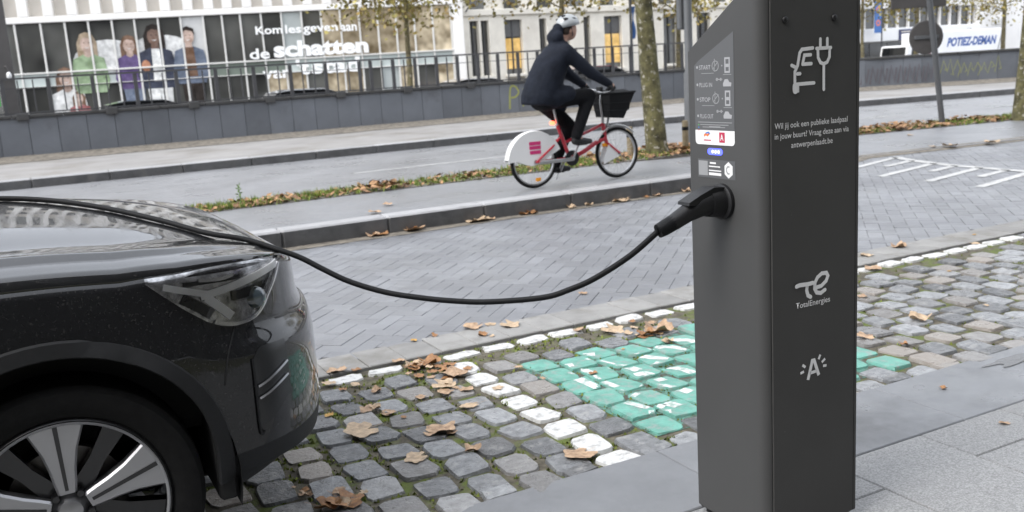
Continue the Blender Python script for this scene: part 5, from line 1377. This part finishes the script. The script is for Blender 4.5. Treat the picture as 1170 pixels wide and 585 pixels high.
# guards
def fender(hx, a0, a1, wd, r_, m, name, side=None):
    mb = MB(); vs = []; n_ = 22
    for k in range(n_ + 1):
        a = R(a0 + (a1 - a0) * k / n_)
        for y in (-wd, -wd * .6, 0, wd * .6, wd):
            rr = r_ + .012 * (1 - (y / wd) ** 2); vs.append((hx + rr * math.cos(a), y, WR + rr * math.sin(a)))
    mb.add(vs, [(k * 5 + j, (k + 1) * 5 + j, (k + 1) * 5 + j + 1, k * 5 + j + 1) for k in range(n_) for j in range(4)]); return mb.build(name, m, bike, smooth=True, world=False)
fender(0, 20, 172, .04, WR + .04, M['bike_white'], 'rear_guard'); fender(HF, 40, 150, .033, WR + .022, M['bike_white'], 'front_guard')
for s_ in (-1, 1):
    poly = [( (WR + .045) * math.cos(R(a)), WR + (WR + .045) * math.sin(R(a))) for a in range(20, 173, 8)]
    poly += [(-.335, WR + .02), (-.22, WR + .02), (-.05, WR - .04), (.06, WR - .02), (.2, WR + .06)]
    g_ = MB().prism(poly, 1, s_ * .044 - .003, s_ * .044 + .003).build('wheel_skirt', M['bike_white'], bike, world=False)
    for zz, (xa, xb) in ((WR + .20, (-.07, .07)), (WR + .155, (-.07, .07)), (WR + .105, (-.065, .07))):
        MB().cbox(xa, xb, s_ * .048 - .0015, s_ * .048 + .0015, zz - .019, zz + .019, .0005).build('skirt_logo_bar', M['magenta'], g_, world=False)
    MB().prism([(.865, .175), (.86, .215), (.93, .38), (.98, .40), (1.06, .29), (1.09, .262), (1.06, .245)], 1, s_ * .047 - .003, s_ * .047 + .003).build('fork_panel', M['bike_white'], bike, world=False)
MB().cbox(.03, .47, -.075, -.06, .255, .295, .008).build('chain_guard', M['steel'], bike, world=False)
# crank and pedals
PH, PL_ = (.53, .435), (.376, .135)
MB().lathe([(.03, -.06), (.085, -.058), (.085, -.05), (.03, -.05)], 28, 'Y', (BB[0], 0, BB[2])).build('chainring', M['black_plastic'], bike, smooth=40, world=False)
for (px, pz), y0, y1 in ((PH, -.075, -.17), (PL_, .075, .17)):
    MB().tube([(BB[0], y0, BB[2]), (px, y0 * 1.1, pz)], .011, 8).build('crank', M['steel'], bike, world=False)
    MB().cbox(px - .05, px + .05, min(y0, y1), max(y0, y1), pz - .012, pz + .012, .004).build('pedal', M['black_plastic'], bike, world=False)
MB().tube([(BB[0], -.08, BB[2]), (BB[0], .08, BB[2])], .022, 10).build('bottom_bracket', M['steel'], bike, world=False)
# seat, light, bars, basket, rack stem, stand
MB().tube([ST, (.278, 0, .84)], .014, 10).build('seat_post', M['steel'], bike, smooth=40, world=False)
sm_ = MB(); sm_.ball((.22, 0, .875), .11, .085, .03, 14, 8); sm_.tube([(.26, 0, .875), (.34, 0, .875), (.42, 0, .87)], [.055, .032, .02], 12); remesh(sm_, 'saddle', M['black_plastic'], bike, .012, 4)
MB().cbox(.235, .275, -.035, .035, .66, .70, .01).build('tail_lamp', M['tail_red'], bike, world=False)
MB().tube([HT, (.90, 0, .72), (.885, 0, .86), (.90, 0, .95)], .016, 10).build('handlebar_stem', M['steel'], bike, smooth=40, world=False)
MB().tube(smooth_tab([(.80, -.29, 1.0), (.86, -.26, 1.005), (.93, -.18, .985), (.91, 0, .955), (.93, .18, .985), (.86, .26, 1.005), (.80, .29, 1.0)], 5), .012, 10).build('handlebar', M['steel'], bike, smooth=True, world=False)
for s_ in (-1, 1): MB().tube([(.78, s_ * .298, .999), (.88, s_ * .25, 1.004)], .018, 10).build('grip', M['black_rubber'], bike, smooth=True, world=False)
bs = MB()
b0 = [(.905, -.14, .69), (1.09, -.14, .67), (1.09, .14, .67), (.905, .14, .69)]; b1 = [(.885, -.19, .95), (1.22, -.19, .955), (1.22, .19, .955), (.885, .19, .95)]
def lerp3(a, b, t): return tuple(a[i] + (b[i] - a[i]) * t for i in range(3))
th = .006; vin0 = [((x - 1.0) * .97 + 1.0, y * .95, z + .01) for x, y, z in b0]; vin1 = [((x - 1.05) * .97 + 1.05, y * .96, z) for x, y, z in b1]
bs.add(b0 + b1 + vin0 + vin1, [(0, 3, 2, 1), (0, 1, 5, 4), (1, 2, 6, 5), (2, 3, 7, 6), (3, 0, 4, 7), (8, 9, 10, 11), (8, 12, 13, 9), (9, 13, 14, 10), (10, 14, 15, 11), (11, 15, 12, 8), (4, 5, 13, 12), (5, 6, 14, 13), (6, 7, 15, 14), (7, 4, 12, 15)])
bk_ = bs.build('basket', M['basket_black'], bike, world=False)
MB().tube([b1[0], b1[1], b1[2], b1[3], b1[0]], .011, 8).build('basket_rim', M['black_rubber'], bk_, smooth=True, world=False)
for t in (.3, .6):
    MB().tube([lerp3(b0[i % 4], b1[i % 4], t) for i in range(5)], .007, 6).build('basket_rib', M['black_rubber'], bk_, world=False)
bg_ = MB(); cap_pts = [(.93, -.14, .72), (1.16, -.15, .76), (1.16, .15, .76), (.93, .14, .72)]
bg_.add(cap_pts + [(.90, -.17, .955), (1.19, -.17, .96), (1.19, .17, .96), (.90, .17, .955), (.95, -.1, .985), (1.13, -.1, .985), (1.13, .1, .985), (.95, .1, .985)], [(0, 1, 5, 4), (1, 2, 6, 5), (2, 3, 7, 6), (3, 0, 4, 7), (4, 5, 9, 8), (5, 6, 10, 9), (6, 7, 11, 10), (7, 4, 8, 11), (8, 9, 10, 11), (0, 3, 2, 1)])
bg_.build('basket_liner', M['basket_black'], bk_, world=False)
MB().tube([(.925, 0, .5), (.96, 0, .6), (.98, 0, .68)], .014, 8).build('basket_bracket', M['steel'], bike, world=False)
MB().cbox(.86, .90, -.05, .05, .98, 1.03, .01).build('bell_unit', M['black_plastic'], bike, world=False)
MB().tube([(.40, .06, .27), (.34, .13, .05)], .009, 8).build('kickstand', M['steel'], bike, world=False)

# ---- rider
man = empty('person', (BX, BYY, BZ)); tag(man, 'cyclist in a dark navy parka and pale helmet riding the red bicycle', 'person')
def cap(mb, a, b, ra, rb, n=14):
    a, b = Vector(a), Vector(b); mb.tube([a, a.lerp(b, .5), b], [ra, (ra + rb) / 2, rb], n); mb.ball(tuple(a), ra, n=n, k=8); mb.ball(tuple(b), rb, n=n, k=8)
pel, ch, nk, hd = (.17, 0, .95), (.33, 0, 1.34), (.425, 0, 1.53), (.515, 0, 1.655)
J = {}
for s_, nm in ((-1, 'r'), (1, 'l')):
    J['sh' + nm] = (.37, s_ * .17, 1.42); J['el' + nm] = (.63, s_ * .235, 1.185); J['wr' + nm] = (.835, s_ * .268, 1.055); J['hp' + nm] = (.18, s_ * .09, .93)
J['knr'] = (.665, -.115, .945); J['anr'] = (.475, -.125, .525); J['knl'] = (.53, .11, .63); J['anl'] = (.335, .125, .225)
bd = MB()
cap(bd, pel, ch, .105, .135); cap(bd, ch, nk, .13, .06); cap(bd, nk, (.47, 0, 1.60), .055, .055)
bd.ball(hd, .095, .075, .115, 18, 12); bd.ball((.535, 0, 1.60), .065, .055, .055); bd.ball((.605, 0, 1.645), .022, .014, .02); bd.ball((.598, 0, 1.602), .014, .024, .01)
for s_ in (-1, 1): bd.ball((.50, s_ * .076, 1.645), .02, .012, .03); bd.ball((.588, s_ * .03, 1.68), .012, .016, .008)
for nm in 'rl':
    s_ = -1 if nm == 'r' else 1
    cap(bd, J['sh' + nm], J['el' + nm], .05, .042); cap(bd, J['el' + nm], J['wr' + nm], .04, .028); cap(bd, ch, J['sh' + nm], .11, .06)
    cap(bd, J['hp' + nm], J['kn' + nm], .075, .055); cap(bd, J['kn' + nm], J['an' + nm], .052, .036); a = Vector(J['an' + nm]); cap(bd, a, a + Vector((.06, 0, -.05)), .036, .034); cap(bd, a + Vector((.06, 0, -.05)), a + Vector((.15, 0, -.075)), .034, .026)
    w_ = Vector(J['wr' + nm]); cap(bd, w_, w_ + Vector((.03, 0, -.015)), .028, .03)
body_ = remesh(bd, 'body', M['skin'], man, .011, 5)
jk = MB()
def ringloft(mb, secs, n=20):
    vs = []
    for (cx, cz, rx, ry, tilt) in secs:
        d = Vector((math.cos(tilt), 0, math.sin(tilt)))
        for k in range(n):
            a = 2 * math.pi * k / n; vs.append(Vector((cx, 0, cz)) + d * rx * math.cos(a) + Vector((0, ry * math.sin(a), 0)))
    L = len(secs); mb.add(vs, [(i * n + k, i * n + (k + 1) % n, (i + 1) * n + (k + 1) % n, (i + 1) * n + k) for i in range(L - 1) for k in range(n)] + [tuple(range(n))[::-1], tuple(range((L - 1) * n, L * n))])
ringloft(jk, [(.10, .88, .185, .205, -.1), (.12, .96, .205, .215, -.15), (.165, 1.07, .2, .21, -.25), (.22, 1.19, .187, .21, -.32), (.285, 1.31, .173, .215, -.36), (.35, 1.41, .135, .205, -.4), (.395, 1.485, .105, .15, -.45), (.42, 1.54, .08, .095, -.45)])
for nm in 'rl':
    cap(jk, (.36, J['sh' + nm][1] * .7, 1.41), J['sh' + nm], .10, .088); cap(jk, J['sh' + nm], J['el' + nm], .086, .066); cap(jk, J['el' + nm], J['wr' + nm], .064, .043)
    cap(jk, (.2, J['hp' + nm][1], .95), (.40, J['hp' + nm][1] * 1.15, .97 if nm == 'r' else .86), .125, .105)
cap(jk, (.365, 0, 1.52), (.345, 0, 1.60), .085, .075); cap(jk, (.345, -.05, 1.58), (.345, .05, 1.58), .07, .07); jk.ball((.385, 0, 1.66), .06, .08, .07)
remesh(jk, 'parka', M['coat'], man, .014, 5)
tr = MB()
for nm in 'rl':
    cap(tr, J['hp' + nm], J['kn' + nm], .105, .078); cap(tr, J['kn' + nm], J['an' + nm], .076, .06)
cap(tr, (.17, -.06, .95), (.17, .06, .95), .14, .14)
remesh(tr, 'trousers', M['trouser'], man, .014, 4)
for nm in 'rl':
    a = Vector(J['an' + nm]); sh = MB(); cap(sh, a + Vector((-.01, 0, -.02)), a + Vector((-.02, 0, -.055)), .045, .04); cap(sh, a + Vector((-.02, 0, -.05)), a + Vector((.07, 0, -.06)), .042, .042); cap(sh, a + Vector((.07, 0, -.06)), a + Vector((.17, 0, -.07)), .042, .03)
    remesh(sh, 'shoe', M['shoe'], man, .009, 3)
    # gloved hand: palm, four curled fingers, thumb round the grip
    s_ = -1 if nm == 'r' else 1; gl_ = MB(); w_ = Vector(J['wr' + nm]); pc = Vector((.845, s_ * .272, 1.033))
    cap(gl_, w_ + Vector((-.03, 0, .015)), w_, .035, .032); cap(gl_, w_, pc, .03, .03); cap(gl_, pc + Vector((-.015, s_ * .012, 0)), pc + Vector((.03, -s_ * .015, 0)), .024, .024)
    for k in range(4):
        b = pc + Vector((-.028 + .021 * k, s_ * (.018 - .011 * k), .002)); o_ = Vector((.3, s_ * .55, 0)).normalized(); ln = (.9, 1.0, .97, .8)[k]
        p1 = b + Vector((.022, s_ * .006, -.004)); p2 = p1 + Vector((.012, 0, -.03)) * ln; p3 = p2 + Vector((-.022, 0, -.016)) * ln
        gl_.tube([b, p1, p2, p3], [.0105, .0105, .0095, .008], 8)
    gl_.tube([pc + Vector((-.02, -s_ * .02, -.005)), pc + Vector((.005, -s_ * .034, -.018)), pc + Vector((.015, -s_ * .03, -.035))], [.012, .011, .009], 8)
    gl_.build('glove', M['shoe'], man, smooth=True, world=False)
hl_ = MB(); hc = Vector((.505, 0, 1.70)); vs = []; n_ = 24; kk = 8
for j in range(kk + 1):
    t = R(90 * j / kk); 
    for i in range(n_):
        a = 2 * math.pi * i / n_; rx = .142 if math.cos(a) > 0 else .135
        vs.append((hc.x + rx * math.cos(t) * math.cos(a) - .01 * math.sin(t), .108 * math.cos(t) * math.sin(a), hc.z + .118 * math.sin(t) + .02 * math.cos(a) * math.cos(t) - (.012 if j == 0 else 0)))
hl_.add(vs, [(j * n_ + i, j * n_ + (i + 1) % n_, (j + 1) * n_ + (i + 1) % n_, (j + 1) * n_ + i) for j in range(kk) for i in range(n_)] + [tuple(range(n_))]); he = hl_.build('helmet', M['helmet'], man, smooth=True, world=False)
for s_ in (-1, -.45, .45, 1):
    for xo in (-.06, .03):
        zz = .095 if abs(s_) < .6 else .065
        MB().ball((hc.x + xo, s_ * .078, hc.z + zz), .036, .012, .013, 10, 6).build('helmet_vent', M['helmet_dark'], he, smooth=True, world=False)
MB().tube([(.50, -.085, 1.69), (.525, -.07, 1.60), (.535, 0, 1.545), (.525, .07, 1.60), (.50, .085, 1.69)], .006, 6).build('chin_strap', M['helmet_dark'], he, world=False)
hr = MB(); hr.ball((.475, 0, 1.665), .085, .083, .09, 14, 10); hr.build('hair', M['hair'], man, smooth=True, world=False)
# ------------------------------------------------------------------ fallen leaves
random.seed(99)
def leaf_mesh(kind, curl):
    n = 30; vs = [(0, 0, 0)]; pts = []
    for k in range(n):
        a = 2 * math.pi * k / n
        if kind == 0: r_ = .6 + .17 * abs(math.cos(2.5 * (a - math.pi / 2))) ** 1.4 + random.uniform(-.05, .05)      # lobed plane leaf
        elif kind == 1: r_ = .52 + .2 * abs(math.cos(2.5 * (a - math.pi / 2))) ** .8 + random.uniform(-.07, .07)
        else: r_ = .62 - .22 * abs(math.cos(a)) + random.uniform(-.03, .03)                                         # oval leaf
        if abs(a - 1.5 * math.pi) < .3: r_ *= .55
        pts.append((r_ * math.cos(a), r_ * math.sin(a)))
    ph = random.uniform(0, 6.28)
    def zc(x, y):
        rr = math.hypot(x, y); return curl * (rr * rr * .55 + .28 * rr * math.sin(3 * math.atan2(y, x) + ph)) + .05 * random.random()
    vs += [(x * .55, y * .55, zc(x * .55, y * .55)) for x, y in pts] + [(x * (1 - .18 * curl), y * (1 - .18 * curl), zc(x, y)) for x, y in pts]
    fs = [(0, 1 + k, 1 + (k + 1) % n) for k in range(n)] + [(1 + k, 1 + n + k, 1 + n + (k + 1) % n, 1 + (k + 1) % n) for k in range(n)]
    b = len(vs)
    vs += [(-.012, -.3, .03), (.012, -.3, .03), (.05, -1.0, .08 + .2 * curl), (.03, -1.0, .08 + .2 * curl)]; fs.append((b, b + 1, b + 2, b + 3))
    mb = MB(); mb.add(vs, fs); return mb
LV = {}
for kd in range(3):
    for cu in (0.12, .35, .75):
        for m_ in range(4):
            LV[(kd, cu, m_)] = leaf_mesh(kd, cu).mesh('fallen_leaf', LEAF[m_], smooth=True, fix=False)
def leaf(x, y, s, label, group, kd=0, cu=.35, m_=0, z=None, rz=None, tilt=.0):
    if z is None:
        z = .006
        if y < 4.46 and y > 2.77:
            h = bvh_st.ray_cast(Vector((x, y, .2)), Vector((0, 0, -1))); z = (h[0].z if h[0] is not None else 0) + .004
            z = max(z, -.004)
    o = link('fallen_leaf', LV[(kd, cu, m_)], None, (x, y, z)); s *= 1.3; o.scale = (s, s * random.uniform(.85, 1.1), s)
    o.rotation_euler = (random.uniform(-.1, .1) + tilt, random.uniform(-.1, .1), rz if rz is not None else random.uniform(0, 6.28))
    tag(o, label, 'leaf', group)
def gp(px, py, z=0):
    d = RIGHT * ((px - 585) / 1083.7) + DOWN * ((py - 292.5) / 1083.7) + FWD; t = (z - CAMZ) / d.z
    return d.x * t, d.y * t
G1 = 'leaves on the cobblestones'
big = [((662, 520), .075, 0, .12, 0, 'broad tan leaf lying on the white stones nearest the kerb strip'), ((537, 463), .062, 2, .12, 2, 'flat pale leaf left of the white cobble line'),
       ((507, 441), .07, 0, .35, 2, 'pale curled leaf on top of the heap by the white line'), ((520, 428), .085, 1, .35, 0, 'large ragged tan leaf at the back of the heap'), ((490, 415), .075, 0, .75, 1, 'dark brown crumpled leaf at the gutter end of the heap'),
       ((472, 417), .06, 1, .75, 2, 'curled tan leaf beside the dark crumpled one'), ((505, 425), .05, 2, .75, 1, 'small dark brown curled leaf inside the heap'), ((505, 491), .075, 1, .35, 0, 'tan leaf lying alone among the cobbles below the heap'),
       ((541, 515), .042, 0, .75, 0, 'small cupped tan leaf on the cobbles near the kerb strip'), ((412, 494), .085, 0, .12, 2, 'faded flat leaf on the cobbles near the bumper'), ((481, 453), .045, 2, .35, 0, 'small tan leaf right of the bumper, upper of a pair'),
       ((420, 469), .045, 0, .35, 0, 'rusty leaf on the cobbles right of the bumper'), ((376, 475), .035, 2, .35, 3, 'yellow leaf close to the bumper edge'), ((385, 425), .06, 0, .35, 0, 'brown leaf on the white edge row behind the bumper'),
       ((406, 440), .04, 2, .12, 2, 'pale small leaf just below the white edge row'), ((475, 524), .06, 1, .12, 2, 'washed-out leaf scrap on the cobbles above the kerb strip'), ((395, 574), .072, 0, .35, 1, 'large brown leaf heap piece at the bottom edge'),
       ((375, 580), .06, 1, .75, 1, 'dark curled leaf at the bottom edge beside the tyre'), ((592, 420), .03, 2, .35, 0, 'tiny leaf between grey stones left of the green paint'), ((752, 378), .095, 0, .75, 0, 'big crumpled brown leaf at the back of the green paint'),
       ((738, 382), .06, 1, .75, 1, 'dark ragged leaf under the big crumpled one'), ((700, 377), .07, 0, .35, 2, 'tan leaf on the white edge row left of the big crumpled one'), ((712, 400), .016, 2, .12, 3, 'tiny yellow leaf on the green paint'),
       ((620, 433), .028, 2, .35, 0, 'small leaf at the left corner of the green paint'), ((678, 427), .025, 1, .35, 1, 'small brown leaf in the middle of the green paint'), ((666, 336), .05, 2, .35, 0, 'oval tan leaf alone on the brick roadway below the cable'),
       ((540, 375), .065, 0, .35, 0, 'brown leaf on the gutter slabs, left of a pair'), ((583, 373), .065, 0, .35, 2, 'pale leaf on the gutter slabs, right of a pair'), ((473, 390), .035, 2, .35, 3, 'ochre leaf on the gutter slabs'),
       ((496, 385), .03, 1, .75, 1, 'dark curled leaf on the edge of the gutter slabs'), ((661, 377), .045, 1, .35, 0, 'brown leaf on the gutter slabs near the white row'), ((1026, 283), .07, 0, .75, 0, 'curled brown leaf on the gutter right of the post'),
       ((990, 293), .05, 0, .35, 2, 'pale leaf on the gutter touching the post'), ((1113, 278), .055, 2, .35, 2, 'pale oval leaf on the gutter at the right'), ((1113, 269), .03, 2, .35, 3, 'small orange leaf on the gutter at the right'),
       ((997, 307), .06, 0, .35, 0, 'tan leaf on the white row right of the post'), ((1051, 365), .07, 0, .75, 2, 'crumpled tan leaf in the middle of the right-hand cobbles'), ((1084, 311), .025, 2, .35, 3, 'orange scrap on the right-hand cobbles'),
       ((988, 387), .05, 0, .35, 0, 'brown leaf on the green stones right of the post'), ((1127, 350), .03, 2, .35, 2, 'pale scrap on the far right cobbles'), ((1032, 394), .03, 1, .75, 1, 'dark leaf scrap on the right-hand cobbles'), ((1077, 445), .022, 1, .75, 1, 'dark crumpled scrap on the wet kerb strip'),
       ((1148, 485), .03, 2, .35, 0, 'small brown leaf on the light pavement slabs'), ((985, 340), .04, 1, .35, 0, 'tan scrap on the cobbles against the post')]
for (px, py), s, kd, cu, m_, lab in big:
    x, y = gp(px, py); leaf(x, y, s, lab, G1, kd, cu, m_)
for px, py, s, n_ in ((488, 418, 1.0, 9), (515, 432, 1.1, 9), (470, 425, .8, 4), (748, 380, 1.0, 8), (725, 378, .8, 4), (400, 436, .8, 4), (430, 470, .7, 4), (505, 494, .7, 3), (560, 374, .8, 4), (392, 572, .9, 5), (345, 560, .7, 3)):
    for k in range(n_):
        x, y = gp(px + random.gauss(0, 20 * s), py + random.gauss(0, 7 * s)); m_ = random.choice((0, 0, 1, 1, 2))
        lab, grp = (('leaf in the brown heap beside the white cobble line', 'leaf heap by the white line') if py < 440 and 440 < px < 560 else ('leaf in the brown heap at the back of the green paint', 'leaf heap on the green paint') if px > 700 else ('stray leaf on the cobbles and gutter near the car', 'stray leaves near the car'))
        leaf(x, y, random.uniform(.022, .055) * s, lab, grp, random.randrange(3), random.choice((.12, .35, .35, .75)), m_)
for px, py, s in ((415, 262, .08), (455, 258, .12), (420, 268, .1), (470, 264, .08), (525, 249, .12), (540, 250, .09), (590, 244, .1), (600, 243, .08), (640, 236, .07), (685, 226, .11), (692, 228, .12), (700, 227, .08), (725, 224, .07), (735, 222, .07), (765, 217, .06), (560, 251, .05), (660, 233, .06)):
    x, y = gp(px, py); y = min(y, 8.27)
    leaf(x, y, s, 'dry brown leaf blown against the foot of the cycle path kerb', 'leaves along the kerb foot', random.randrange(3), random.choice((.35, .75)), random.choice((0, 1, 2)), z=.012)
for px, py, s, lab in ((428, 243, .07, 'brown leaf on the kerb top of the cycle path'), (443, 234, .06, 'pale leaf scrap on the cycle path left of the cyclist'), (1065, 168, .06, 'leaf on the dirt line right of the post'), (1085, 167, .12, 'pale crumpled scrap on the dirt line right of the post'), (1133, 163, .12, 'brown leaf at the far end of the dirt line'), (1040, 155, .06, 'small leaf on the cycle path right of the post')):
    zz = .165 if px < 800 else .03
    x, y = gp(px, py, zz); leaf(x, y, s, lab, 'leaves on the cycle path', 0, .35, random.choice((0, 2)), z=zz + .006)
